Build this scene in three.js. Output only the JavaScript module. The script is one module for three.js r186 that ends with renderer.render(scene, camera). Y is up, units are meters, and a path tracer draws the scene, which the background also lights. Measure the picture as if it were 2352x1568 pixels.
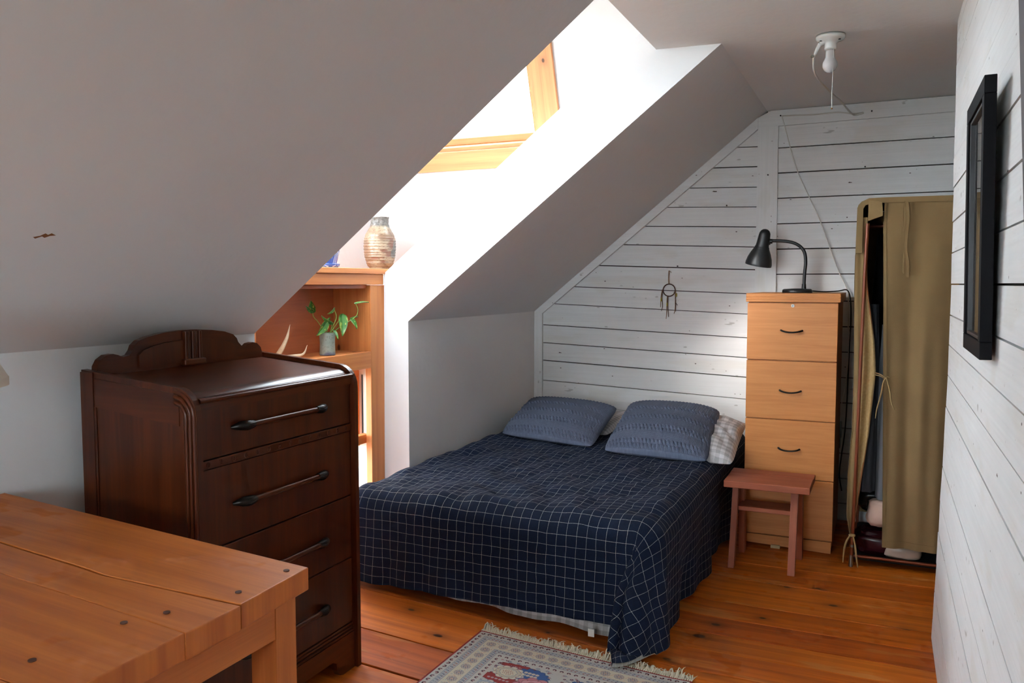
import * as THREE from 'three';
import { RoundedBoxGeometry } from 'three/addons/geometries/RoundedBoxGeometry.js';
import { mergeGeometries, mergeVertices, toCreasedNormals } from 'three/addons/utils/BufferGeometryUtils.js';
import { RectAreaLightUniformsLib } from 'three/addons/lights/RectAreaLightUniformsLib.js';

// ------------------------------------------------------------------ camera, sky, daylight, exposure
const scene = new THREE.Scene();
const camera = new THREE.PerspectiveCamera(44.973, 2352 / 1568, 0.05, 60);
camera.rotation.order = 'YXZ';
camera.position.set(0, 1.4, 0);
camera.rotation.set(-0.069581, 0.422693, 0);
scene.add(camera);

const renderer = new THREE.WebGLRenderer({ antialias: true });
renderer.toneMapping = THREE.LinearToneMapping;
renderer.toneMappingExposure = 1.12;
renderer.shadowMap.enabled = true;
RectAreaLightUniformsLib.init();

// overcast daylight: one even white sky; it enters through the four real windows only
scene.background = new THREE.Color().setRGB(24.5, 28, 30.5);
// the same sky once more as area lights just outside each pane
function daylight(name, x, y, z, tx, ty, tz, w, h, power) {
  if (!power) return;
  const l = new THREE.RectAreaLight(new THREE.Color().setRGB(0.9, 0.99, 1.06), power, w, h);
  l.name = name; l.position.set(x, y, z); l.lookAt(tx, ty, tz); scene.add(l);
  return l;
}
const DAY = { near: 1, far: 1, low: 2, rear: 4.5, gable: 1, sun: 5 };
// the sun behind thin cloud: a broad soft source, low over the eaves
const sun = new THREE.DirectionalLight(new THREE.Color().setRGB(1.0, 0.97, 0.93), DAY.sun);
sun.position.set(-5.62, 5.2, 5.4); sun.target.position.set(-2.12, 2.2, -2.13); sun.castShadow = true; sun.shadow.radius = 24;
Object.assign(sun.shadow.camera, { left: -5, right: 5, top: 5, bottom: -5, near: 0.5, far: 25 });
scene.add(sun, sun.target);

// ------------------------------------------------------------------ small tools
const UD = (o, d) => (Object.assign(o.userData, d), o);
const used = new Map();
const numbered = (n, k = n) => { const c = used.get(k) ?? 0; used.set(k, c + 1); return c ? `${n}_${String(c).padStart(3, '0')}` : n; };
function thing(name, label, category, pos = [0, 0, 0], turn = 0, group) {
  const o = new THREE.Group(); o.name = numbered(name); o.position.set(...pos); o.rotation.y = turn;
  UD(o, { label, category }); if (group) o.userData.group = group;
  scene.add(o); return o;
}
function part(name, geo, mat, parent, label) {
  const m = new THREE.Mesh(geo, mat);
  m.name = parent === scene ? numbered(name) : numbered(name, parent.uuid + name);
  m.castShadow = m.receiveShadow = true; if (label) m.userData.label = label;
  parent.add(m); return m;
}
function solo(name, geo, mat, label, category, group) { const m = part(name, geo, mat, scene); UD(m, { label, category }); if (group) m.userData.group = group; return m; }
function struct(name, geo, mat) { return UD(part(name, geo, mat, scene), { kind: 'structure' }); }
function structGroup(name) { const g = new THREE.Group(); g.name = numbered(name); UD(g, { kind: 'structure' }); scene.add(g); return g; }

function rand(seed) { let s = seed | 0; return () => { s = (s + 0x6d2b79f5) | 0; let t = Math.imul(s ^ (s >>> 15), 1 | s); t = (t + Math.imul(t ^ (t >>> 7), 61 | t)) ^ t; return ((t ^ (t >>> 14)) >>> 0) / 4294967296; }; }
function hash(x, y, s) { let h = Math.imul(x, 374761393) ^ Math.imul(y, 668265263) ^ Math.imul(s + 7, 1274126177); h = Math.imul(h ^ (h >>> 13), 1103515245); return ((h ^ (h >>> 16)) >>> 0) / 4294967296; }
const mod = (a, n) => ((a % n) + n) % n, lerp = THREE.MathUtils.lerp, clamp = THREE.MathUtils.clamp, sst = THREE.MathUtils.smoothstep;
function vn(x, y, px, py, s) {
  const xi = Math.floor(x), yi = Math.floor(y), fx = x - xi, fy = y - yi, u = fx * fx * (3 - 2 * fx), v = fy * fy * (3 - 2 * fy);
  const x0 = mod(xi, px), x1 = mod(xi + 1, px), y0 = mod(yi, py), y1 = mod(yi + 1, py);
  return lerp(lerp(hash(x0, y0, s), hash(x1, y0, s), u), lerp(hash(x0, y1, s), hash(x1, y1, s), u), v);
}
function fbm(u, v, px, py, oct, s) { let a = 0.5, r = 0, t = 0; for (let i = 0; i < oct; i++) { r += a * vn(u * px, v * py, px, py, s + i * 17); t += a; a *= 0.5; px *= 2; py *= 2; } return r / t; }
const sm = (t) => (t = clamp(t, 0, 1), t * t * (3 - 2 * t));

// a computed texture: fn(u, v) gives sRGB 0..1 (or one grey); repeats every Lu x Lv metres
function tex(w, h, Lu, Lv, fn, grey = false) {
  const d = new Uint8Array(w * h * 4);
  for (let y = 0; y < h; y++) for (let x = 0; x < w; x++) {
    const c = fn((x + 0.5) / w, (y + 0.5) / h), o = (y * w + x) * 4;
    if (grey) d[o] = d[o + 1] = d[o + 2] = clamp(c, 0, 1) * 255; else for (let k = 0; k < 3; k++) d[o + k] = clamp(c[k], 0, 1) * 255;
    d[o + 3] = 255;
  }
  const t = new THREE.DataTexture(d, w, h, THREE.RGBAFormat);
  t.wrapS = t.wrapT = THREE.RepeatWrapping; t.magFilter = THREE.LinearFilter; t.minFilter = THREE.LinearMipmapLinearFilter; t.generateMipmaps = true;
  if (!grey) t.colorSpace = THREE.SRGBColorSpace;
  t.repeat.set(1 / Lu, 1 / Lv); t.needsUpdate = true; return t;
}
const hex = (h) => [(h >> 16) / 255, ((h >> 8) & 255) / 255, (h & 255) / 255];
const mix3 = (a, b, t) => [lerp(a[0], b[0], t), lerp(a[1], b[1], t), lerp(a[2], b[2], t)];

// wood grain along u; knots are [u, v, radius in m]
function wood(w, h, L, W, o) {
  const A = hex(o.a), B = hex(o.b), K = hex(o.knot ?? 0x2a160c), rings = o.rings ?? 9, knots = o.knots ?? [];
  return tex(w, h, L, W, (u, v) => {
    let vv = v + 0.035 * (fbm(u, v, 3, 3, 3, o.s) - 0.5) * (o.wave ?? 1), kd = 0, halo = 0;
    for (const [ku, kv, r] of knots) {
      let dx = u - ku, dy = v - kv; dx -= Math.round(dx); dy -= Math.round(dy); dx *= L; dy *= W;
      const d = Math.hypot(dx * 0.62, dy) * (0.9 + 0.25 * vn(u * 60, v * 60, 60, 60, o.s + 5));
      vv += Math.sign(dy) * (r / W) * 0.9 * Math.exp(-d / (2.2 * r)) * Math.exp(-Math.abs(dx) / (7 * r));
      kd = Math.max(kd, 1 - sst(d, r * 0.55, r)); halo = Math.max(halo, Math.exp(-Math.pow(d / (2.3 * r), 2)));
    }
    const ph = vv * rings + 1.6 * fbm(u, vv, 2, 4, 3, o.s + 3), ring = Math.pow(0.5 + 0.5 * Math.cos(ph * 6.2832), 2.2);
    const streak = fbm(u, vv, 5, 60, 2, o.s + 9), fine = fbm(u, v, 14, 200, 2, o.s + 11), patch = fbm(u, v, 4, 3, 3, o.s + 21);
    const t = clamp((o.ringAmt ?? 0.35) * ring + (o.streakAmt ?? 0.5) * (streak - 0.25) + 0.35 * (fine - 0.5) + (o.patchAmt ?? 0.5) * (patch - 0.5) + 0.1, 0, 1);
    let c = mix3(A, B, t); c = mix3(c, K, 0.45 * halo * (o.halo ?? 0.7)); c = mix3(c, K, 0.9 * kd);
    if (o.scuff) { const sc = sm((fbm(u, v, 7, 9, 4, o.s + 31) - 0.64) * 12); c = mix3(c, hex(o.scuff), 0.35 * sc); }
    return c;
  });
}
const std = (o) => new THREE.MeshStandardMaterial({ roughness: 0.6, ...o });
const phys = (o) => new THREE.MeshPhysicalMaterial({ roughness: 0.5, ...o });

// uv in metres from the faces' directions; grain axis first
function metric(geo, grain = 'x', off = [0, 0]) {
  const g = geo.index ? geo.toNonIndexed() : geo, p = g.attributes.position, uv = new Float32Array(p.count * 2), ax = { x: 0, y: 1, z: 2 }[grain];
  const a = new THREE.Vector3(), b = new THREE.Vector3(), c = new THREE.Vector3(), e = [a, b, c];
  for (let i = 0; i < p.count; i += 3) {
    e.forEach((q, k) => q.fromBufferAttribute(p, i + k));
    const n = b.clone().sub(a).cross(c.clone().sub(a)), m = [Math.abs(n.x), Math.abs(n.y), Math.abs(n.z)], k = m.indexOf(Math.max(...m));
    let [i1, i2] = [0, 1, 2].filter((q) => q !== k); if (i2 === ax) [i1, i2] = [i2, i1];
    e.forEach((q, j) => { uv[(i + j) * 2] = q.getComponent(i1) + off[0]; uv[(i + j) * 2 + 1] = q.getComponent(i2) + off[1]; });
  }
  g.setAttribute('uv', new THREE.BufferAttribute(uv, 2)); return g;
}
// a solid between two copies of an outline; f(a, b, side 0|1) -> [x, y, z]
function prism(poly, f, grain = 'x', off) {
  const pts = poly.map((p) => new THREE.Vector2(...p)), tri = THREE.ShapeUtils.triangulateShape(pts, []), pos = [];
  const P = (i, s) => f(poly[i][0], poly[i][1], s), n = poly.length;
  for (const [a, b, c] of tri) pos.push(P(a, 0), P(b, 0), P(c, 0), P(a, 1), P(c, 1), P(b, 1));
  const area = THREE.ShapeUtils.area(pts) > 0, tw = THREE.ShapeUtils.area(tri[0].map((i) => pts[i])) > 0;
  for (let i = 0; i < n; i++) { const j = (i + 1) % n, q = [P(i, 0), P(i, 1), P(j, 1), P(i, 0), P(j, 1), P(j, 0)]; if (area !== tw) q.reverse(); pos.push(...q); }
  let vol = 0;
  for (let i = 0; i < pos.length; i += 3) { const [a, b, c] = [pos[i], pos[i + 1], pos[i + 2]]; vol += a[0] * (b[1] * c[2] - b[2] * c[1]) - a[1] * (b[0] * c[2] - b[2] * c[0]) + a[2] * (b[0] * c[1] - b[1] * c[0]); }
  if (vol < 0) for (let i = 0; i < pos.length; i += 3) [pos[i + 1], pos[i + 2]] = [pos[i + 2], pos[i + 1]];
  const g = new THREE.BufferGeometry(); g.setAttribute('position', new THREE.Float32BufferAttribute(pos.flat(), 3)); g.computeVertexNormals();
  return metric(g, grain, off);
}
const prismZ = (poly, z0, z1, grain, off) => prism(poly, (x, y, s) => [x, y, s ? (z1.call ? z1(x, y) : z1) : z0.call ? z0(x, y) : z0], grain, off);
const prismX = (poly, x0, x1, grain, off) => prism(poly, (z, y, s) => [s ? x1 : x0, y, z], grain, off);
const prismY = (poly, y0, y1, grain, off) => prism(poly, (x, z, s) => [x, s ? y1 : y0, z], grain, off);
// a box from corner to corner with rounded edges
function box(x0, y0, z0, x1, y1, z1, r = 0.003, grain = 'x', off = [0, 0]) {
  const w = Math.abs(x1 - x0), h = Math.abs(y1 - y0), d = Math.abs(z1 - z0);
  const g = r > 0 ? new RoundedBoxGeometry(w, h, d, r > 0.008 ? 3 : 1, Math.min(r, w / 2.01, h / 2.01, d / 2.01)) : new THREE.BoxGeometry(w, h, d);
  g.translate((x0 + x1) / 2, (y0 + y1) / 2, (z0 + z1) / 2); return metric(g, grain, off);
}
const V = (a) => new THREE.Vector3(...a);
function tube(pts, r, seg = 24, rad = 8, closed = false, tension = 0.5) { return new THREE.TubeGeometry(new THREE.CatmullRomCurve3(pts.map(V), closed, 'catmullrom', tension), seg, r, rad, closed); }
// a tube whose radius changes along it, ends closed
function taper(pts, radii, seg = 20, rad = 8) {
  const c = new THREE.CatmullRomCurve3(pts.map(V)), g = new THREE.TubeGeometry(c, seg, 1, rad, false), p = g.attributes.position;
  for (let i = 0; i <= seg; i++) { const q = c.getPointAt(i / seg), f = (i / seg) * (radii.length - 1), k = Math.min(Math.floor(f), radii.length - 2), r = lerp(radii[k], radii[k + 1], f - k);
    for (let j = 0; j <= rad; j++) { const n = i * (rad + 1) + j; p.setXYZ(n, q.x + (p.getX(n) - q.x) * r, q.y + (p.getY(n) - q.y) * r, q.z + (p.getZ(n) - q.z) * r); } }
  g.computeVertexNormals(); return g;
}
// merge after dropping what differs
function join(list) { return mergeGeometries(list.map((g) => { const q = g.index ? g.toNonIndexed() : g; for (const k of Object.keys(q.attributes)) if (!['position', 'normal', 'uv'].includes(k)) q.deleteAttribute(k); return q; })); }
// a grid surface with thickness: f(i/nu, j/nv) -> [x, y, z]
function sheet(nu, nv, f, thick = 0, uvf = (u, v) => [u, v]) {
  const pos = [], uv = [], idx = [];
  for (let j = 0; j <= nv; j++) for (let i = 0; i <= nu; i++) { pos.push(...f(i / nu, j / nv)); uv.push(...uvf(i / nu, j / nv)); }
  for (let j = 0; j < nv; j++) for (let i = 0; i < nu; i++) { const a = j * (nu + 1) + i, b = a + 1, c = a + nu + 1, d = c + 1; idx.push(a, b, d, a, d, c); }
  const g = new THREE.BufferGeometry(); g.setAttribute('position', new THREE.Float32BufferAttribute(pos, 3)); g.setAttribute('uv', new THREE.Float32BufferAttribute(uv, 2)); g.setIndex(idx); g.computeVertexNormals();
  if (!thick) return g;
  const N = (nu + 1) * (nv + 1), n = g.attributes.normal, P = g.attributes.position, p2 = pos.slice(), uv2 = uv.concat(uv), id2 = idx.slice();
  for (let k = 0; k < N; k++) p2.push(P.getX(k) - n.getX(k) * thick, P.getY(k) - n.getY(k) * thick, P.getZ(k) - n.getZ(k) * thick);
  for (let k = 0; k < idx.length; k += 3) id2.push(idx[k] + N, idx[k + 2] + N, idx[k + 1] + N);
  const edge = (a, b) => id2.push(a, a + N, b, b, a + N, b + N);
  for (let i = 0; i < nu; i++) { edge(i + 1, i); edge(nv * (nu + 1) + i, nv * (nu + 1) + i + 1); }
  for (let j = 0; j < nv; j++) { edge(j * (nu + 1), (j + 1) * (nu + 1)); edge((j + 1) * (nu + 1) + nu, j * (nu + 1) + nu); }
  const o = new THREE.BufferGeometry(); o.setAttribute('position', new THREE.Float32BufferAttribute(p2, 3)); o.setAttribute('uv', new THREE.Float32BufferAttribute(uv2, 2)); o.setIndex(id2); o.computeVertexNormals(); return o;
}
const FLOOR_SLOPE = 0.06;                                          // the old floor rises towards the eaves
const floorY = (x) => (x < -0.65 ? (-0.65 - x) * FLOOR_SLOPE : 0);

// ------------------------------------------------------------------ materials
const plasterBump = tex(512, 512, 0.9, 0.9, (u, v) => 0.5 + 0.5 * (fbm(u, v, 40, 40, 3, 3) - 0.5) + 0.6 * (fbm(u, v, 5, 5, 3, 8) - 0.5), true);
const plasterMap = tex(512, 512, 2.3, 2.3, (u, v) => { const t = fbm(u, v, 6, 6, 4, 12), m = sm((fbm(u, v, 14, 14, 3, 44) - 0.72) * 9); return mix3([0.905 + 0.014 * t, 0.916 + 0.014 * t, 0.923 + 0.014 * t], [0.88, 0.878, 0.87], m * 0.12); });
const plaster = std({ name: 'white_plaster', map: plasterMap, bumpMap: plasterBump, bumpScale: 0.0016, roughness: 0.92 });
// white paint on boards: brush strokes along the board, scuffs and bare nicks
const paintMap = tex(1024, 512, 1.9, 0.95, (u, v) => {
  const br = fbm(u, v, 5, 150, 2, 61), t = fbm(u, v, 9, 9, 4, 62), base = 0.895 + 0.03 * (br - 0.5) + 0.035 * (t - 0.5);
  let c = [base, base * 1.003, base * 1.0];
  const yel = sm((fbm(u, v, 6, 10, 3, 71) - 0.63) * 7); c = mix3(c, [0.82, 0.79, 0.73], 0.22 * yel);
  const scf = sm((fbm(u, v, 26, 30, 3, 72) - 0.83) * 14); c = mix3(c, [0.5, 0.48, 0.46], 0.4 * scf);
  const nick = sm((fbm(u, v, 60, 50, 2, 73) - 0.93) * 40); return mix3(c, [0.22, 0.17, 0.13], nick);
});
const paintBump = tex(512, 512, 0.9, 0.9, (u, v) => 0.5 + 0.45 * (fbm(u, v, 4, 90, 3, 81) - 0.5) + 0.7 * (fbm(u, v, 9, 14, 3, 82) - 0.5), true);
const paint = std({ name: 'white_painted_board', map: paintMap, bumpMap: paintBump, bumpScale: 0.0022, roughness: 0.62 });
const trimPaint = std({ name: 'white_painted_trim', map: paintMap, bumpMap: paintBump, bumpScale: 0.0012, roughness: 0.55 });
const darkGap = std({ name: 'bare_board_behind', color: new THREE.Color(0x2b2019), roughness: 0.95 });
const floorMaps = [[0xc96414, 0x8e3f08, 101], [0xbf5a14, 0x823608, 131], [0xcf6d1a, 0x98460a, 161]].map(([a, b, s], i) => wood(1024, 512, 2.6, 0.62, {
  a, b, s, rings: 8, ringAmt: 0.3, streakAmt: 0.55, patchAmt: 0.55, knot: 0x3a1a0c, halo: 0.8, scuff: 0xd09a6a,
  knots: [[0.13, 0.22, 0.014], [0.42, 0.71, 0.019], [0.66, 0.36, 0.012], [0.85, 0.85, 0.016], [0.3, 0.5, 0.008], [0.55, 0.12, 0.009], [0.93, 0.44, 0.01], [0.22, 0.9, 0.012], [0.74, 0.6, 0.014], [0.48, 0.4, 0.007]].map(([u, v, r]) => [(u + i * 0.17) % 1, (v + i * 0.29) % 1, r]) }));
// fine scratches through the varnish, mostly along the boards
for (const [i, m] of floorMaps.entries()) {
  const d = m.image.data, w = m.image.width, h = m.image.height, r = rand(600 + i);
  for (let k = 0; k < 150; k++) {
    let x = r() * w, y = r() * h; const a = (r() - 0.5) * (r() < 0.7 ? 0.5 : 2.4), n = 4 + r() * r() * 46, al = 0.15 + 0.35 * r(), lite = r() < 0.75 ? [214, 160, 118] : [60, 28, 12];
    for (let j = 0; j < n; j++) { const o = (Math.floor(mod(y, h)) * w + Math.floor(mod(x, w))) * 4; for (let c = 0; c < 3; c++) d[o + c] = lerp(d[o + c], lite[c], al); x += Math.cos(a); y += Math.sin(a) * 1.7; }
  }
}
const floorRough = tex(512, 512, 1.7, 1.7, (u, v) => 0.34 + 0.28 * fbm(u, v, 8, 12, 4, 90) + 0.3 * sm((fbm(u, v, 20, 26, 3, 91) - 0.66) * 9), true);
const floorBump = tex(512, 512, 1.3, 1.3, (u, v) => 0.5 + 0.5 * (fbm(u, v, 5, 70, 3, 92) - 0.5) + 0.5 * (fbm(u, v, 7, 7, 2, 93) - 0.5), true);
const floorMats = floorMaps.map((m, i) => phys({ specularIntensity: 0.65, name: 'amber_pine_board', map: m, roughnessMap: floorRough, roughness: 1, bumpMap: floorBump, bumpScale: 0.0012 }));
const shelfPine = std({ name: 'orange_pine', map: wood(1024, 512, 1.6, 0.4, { a: 0xd88c4e, b: 0xb86632, s: 201, rings: 7, ringAmt: 0.3, streakAmt: 0.4, patchAmt: 0.3, knot: 0x5a2a14, knots: [[0.32, 0.3, 0.012], [0.36, 0.55, 0.01], [0.8, 0.75, 0.011]] }), roughness: 0.5 });
const plyPine = std({ name: 'stained_plywood', map: wood(512, 512, 1.2, 0.9, { a: 0xb9673a, b: 0x9a4f28, s: 231, rings: 4, ringAmt: 0.15, streakAmt: 0.35, patchAmt: 0.4 }), roughness: 0.45 });
const skyPine = std({ name: 'knotty_skylight_pine', map: wood(1024, 256, 1.4, 0.35, { a: 0xd3915f, b: 0xb36c42, s: 251, rings: 6, ringAmt: 0.3, streakAmt: 0.35, patchAmt: 0.3, knot: 0x4a3020, knots: [[0.24, 0.45, 0.017], [0.5, 0.7, 0.012], [0.74, 0.3, 0.014], [0.9, 0.62, 0.008]] }), roughness: 0.5 });
const tableWood = phys({ name: 'oiled_pine_table', map: wood(2048, 1024, 2.0, 1.0, { a: 0xc8722c, b: 0x9c4c18, s: 301, rings: 12, ringAmt: 0.3, streakAmt: 0.5, patchAmt: 0.3, knot: 0x3a1608, halo: 0.9, knots: [[0.3, 0.61, 0.017], [0.62, 0.2, 0.011], [0.85, 0.45, 0.009]] }), roughnessMap: floorRough, roughness: 0.95, bumpMap: floorBump, bumpScale: 0.0006 });
const tableWood2 = phys({ name: 'oiled_pine_frame', map: wood(1024, 512, 1.6, 0.5, { a: 0xc87634, b: 0xa6581f, s: 331, rings: 6, ringAmt: 0.25, streakAmt: 0.4, patchAmt: 0.25 }), roughness: 0.5 });
const mahogany = phys({ name: 'dark_mahogany', map: wood(1024, 512, 1.3, 0.6, { a: 0x52240d, b: 0x341406, s: 401, rings: 7, ringAmt: 0.3, streakAmt: 0.6, patchAmt: 0.7, wave: 1.5 }), roughness: 0.3, specularIntensity: 0.6 });
const beech = std({ name: 'honey_beech_veneer', map: wood(1024, 512, 0.9, 0.45, { a: 0xcf8746, b: 0xb86e30, s: 501, rings: 5, ringAmt: 0.22, streakAmt: 0.55, patchAmt: 0.25 }), roughness: 0.48 });
const redwood = std({ name: 'red_stained_wood', map: wood(512, 256, 0.9, 0.4, { a: 0xa65a3c, b: 0x8a4228, s: 601, rings: 5, ringAmt: 0.3, streakAmt: 0.5, patchAmt: 0.4 }), roughness: 0.6 });
const blackIron = std({ name: 'black_metal', color: 0x17130f, roughness: 0.35, metalness: 0.6 });
const blackPlastic = std({ name: 'satin_black', color: new THREE.Color(0x151517), roughness: 0.42 });
const porcelain = std({ name: 'white_porcelain', color: new THREE.Color(0xdfe3e2), roughness: 0.25 });
const glass = phys({ name: 'window_glass', color: 0xffffff, transmission: 1, thickness: 0, roughness: 0, ior: 1.5 });
const whiteVinyl = std({ name: 'white_vinyl', color: new THREE.Color(0xe6e6e6), roughness: 0.4 });
const steel = std({ name: 'nickel', color: 0x8f8f8a, roughness: 0.4, metalness: 1 });

// ------------------------------------------------------------------ the setting
const KX = -2.163, KH = 1.2132, RX = -0.6659, CH = 2.4312, ZB = -5.2;          // knee wall, eaves height, slope top, ceiling height, back wall
const farCheek = (x) => -3.542 - 0.0887 * (x + 2.174), nearCheek = (x) => -2.436 - 0.0566 * (x + 2.161);
{ // floor: boards running across the room, each a part
  const g = structGroup('floor');
  part('subfloor', prismZ([[-2.75, floorY(-2.75) - 0.024], [-0.65, -0.024], [1.45, -0.024], [1.45, -0.12], [-0.65, -0.12], [-2.75, -0.12]], -5.35, 1.85, 'x'), darkGap, g);
  const joints = [-5.35, -5.12, -4.9, -4.66, -4.42, -4.187, -3.943, -3.628, -3.441, -3.27, -3.11, -2.922, -2.606, -2.368, -2.13, -1.86, -1.62, -1.34, -1.08, -0.8, -0.52, -0.2, 0.12, 0.4, 0.7, 1.0, 1.3, 1.6, 1.85], r = rand(5);
  for (let i = 0; i < joints.length - 1; i++) {
    const gap = joints[i + 1] === -2.368 || joints[i] === -2.368 ? 0.0055 : 0.0022, z0 = joints[i] + gap, z1 = joints[i + 1] - gap, dy = (r() - 0.5) * 0.003, c = 0.0012;
    const prof = [[z0, -0.024], [z0, -c], [z0 + c, 0], [z1 - c, 0], [z1, -c], [z1, -0.024]], xs = [-2.75, -0.65, 1.45], off = [r() * 3, r() * 3];
    const gs = [0, 1].map((k) => prism(prof, (z, y, s) => [xs[k + s], y + dy + floorY(xs[k + s]), z], 'x', off));
    part('plank', join(gs), floorMats[Math.floor(r() * 3)], g);
  }
}
// clip a polygon to a*x + b*y <= c
function clip(poly, a, b, c) {
  const out = [];
  poly.forEach((p, i) => { const q = poly[(i + 1) % poly.length], dp = a * p[0] + b * p[1] - c, dq = a * q[0] + b * q[1] - c; if (dp <= 0) out.push(p); if (dp * dq < 0) { const t = dp / (dp - dq); out.push([lerp(p[0], q[0], t), lerp(p[1], q[1], t)]); } });
  return out;
}
{ // back wall: painted boards left of the upright trim run a little downhill, those right of it are level
  const g = structGroup('wall_back'), r = rand(11);
  part('sheathing', prismZ([[-2.4, -0.02], [1.45, -0.02], [1.45, 2.6], [-0.6, 2.6], [-2.4, 1.15]], ZB - 0.14, ZB - 0.021), darkGap, g);
  const L = [[2.42, 2.37], [2.276, 2.223], [2.15, 2.105], [2.033, 1.981], [1.917, 1.864], [1.799, 1.743], [1.682, 1.622], [1.542, 1.485], [1.396, 1.336], [1.278, 1.213], [1.131, 1.066], [1.01, 0.944], [0.89, 0.823], [0.752, 0.686], [0.604, 0.536], [0.47, 0.4], [0.33, 0.26], [0.19, 0.12], [0.06, -0.02]];
  const R = [2.431, 2.209, 2.061, 1.911, 1.76, 1.609, 1.458, 1.3, 1.15, 1.0, 0.85, 0.7, 0.55, 0.4, 0.25, 0.1, -0.02];
  const slopeA = KH - 0.8136 * KX;                                  // y = slopeA + 0.8136 x on the sloped ceiling
  const board = (poly) => { if (poly.length < 3) return; const d = (r() - 0.5) * 0.003, off = [r() * 2, r() * 1]; part('plank', prismZ(poly, ZB - 0.02 + d, ZB + d, 'x', off), paint, g); };
  for (let i = 0; i < L.length - 1; i++) {
    const gp = [0.0026, 0.003, 0.0036, 0.0015, 0.003][i % 5], [a0, a1] = L[i], [b0, b1] = L[i + 1];
    board(clip([[-2.3, b0 + gp], [-0.66, b1 + gp], [-0.66, a1 - gp], [-2.3, a0 - gp]], -0.8136, 1, slopeA + 0.02));
  }
  for (let i = 0; i < R.length - 1; i++) { const gp = [0.0028, 0.0034, 0.0036][i % 3]; board([[-0.66, R[i + 1] + gp], [1.42, R[i + 1] + gp], [1.42, R[i] - gp], [-0.66, R[i] - gp]]); }
}
{ // painted trim on the back wall
  const t = (poly, d, grain) => struct('trim_1', prismZ(poly, ZB, ZB + d, grain), trimPaint);
  used.set('trim_1', 0);
  const T = (n, poly, d, grain) => UD(part(`trim_${n}`, prismZ(poly, ZB, ZB + d, grain), trimPaint, scene), { kind: 'structure' });
  T(1, [[-2.163, 0.08], [-2.106, 0.08], [-2.106, 1.2], [-2.163, 1.212]], 0.022, 'y');                        // corner board
  T(2, [[-2.163, 1.2132], [-2.106, 1.2], [-0.714, 2.325], [-0.714, 2.392]], 0.026, 'x');                       // raking board under the slope
  T(3, [[-0.714, 1.0], [-0.59, 1.0], [-0.597, 2.335], [-0.714, 2.335]], 0.02, 'y');                            // upright between the two runs of boards
  T(4, [[-0.714, 2.335], [0.6, 2.345], [0.6, 2.428], [-0.64, 2.428], [-0.714, 2.392]], 0.018, 'x');            // head board under the ceiling
}
// right wall: leans out a touch; boards with uneven ends
const rightX = (y) => 0.212 + 0.0095 * y;
{
  const g = structGroup('wall_right'), r = rand(17);
  part('sheathing', prismZ([[rightX(0) + 0.021, -0.02], [rightX(2.5) + 0.021, 2.5], [0.36, 2.5], [0.36, -0.02]], -3.36, 1.8), std({ name: 'board_core', color: new THREE.Color(0x5f564c), roughness: 0.9 }), g);
  const H = [2.52, 2.38, 2.25, 2.127, 2.0, 1.875, 1.759, 1.63, 1.514, 1.399, 1.286, 1.177, 1.067, 0.95, 0.838, 0.72, 0.58, 0.457, 0.33, 0.2, 0.085, -0.02];
  const ends = [[2.41, -3.74], [2.16, -3.68], [1.916, -3.595], [1.746, -3.531], [1.549, -3.493], [1.403, -3.421], [1.18, -3.407], [1.0, -3.402], [0.823, -3.418], [0.614, -3.469], [0.41, -3.475], [0.214, -3.551], [-0.02, -3.588]];
  const endAt = (y) => { for (let i = 0; i < ends.length - 1; i++) if (y <= ends[i][0] && y >= ends[i + 1][0]) return lerp(ends[i][1], ends[i + 1][1], (ends[i][0] - y) / (ends[i][0] - ends[i + 1][0])); return ends[y > 1 ? 0 : ends.length - 1][1]; };
  for (let i = 0; i < H.length - 1; i++) {
    const gp = [0.0011, 0.0009, 0.0009, 0.0006, 0.0016, 0.0022, 0.0026, 0.0026, 0.0026, 0.0026, 0.0022, 0.0018, 0.0014][Math.min(i, 12)], a = H[i] - gp, b = H[i + 1] + gp, d = (r() - 0.5) * 0.003, off = [r() * 2, r()];
    const e0 = endAt(Math.min(a, 2.41)) + (r() - 0.5) * 0.03, e1 = endAt(Math.max(b, -0.02)) + (r() - 0.5) * 0.02;
    part('plank', prism([[1.8, b], [e1, b], [e0, a], [1.8, a]], (z, y, s) => [rightX(y) + d + (s ? 0.12 : 0), y, z], 'z', off), paint, g);
  }
}
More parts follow.
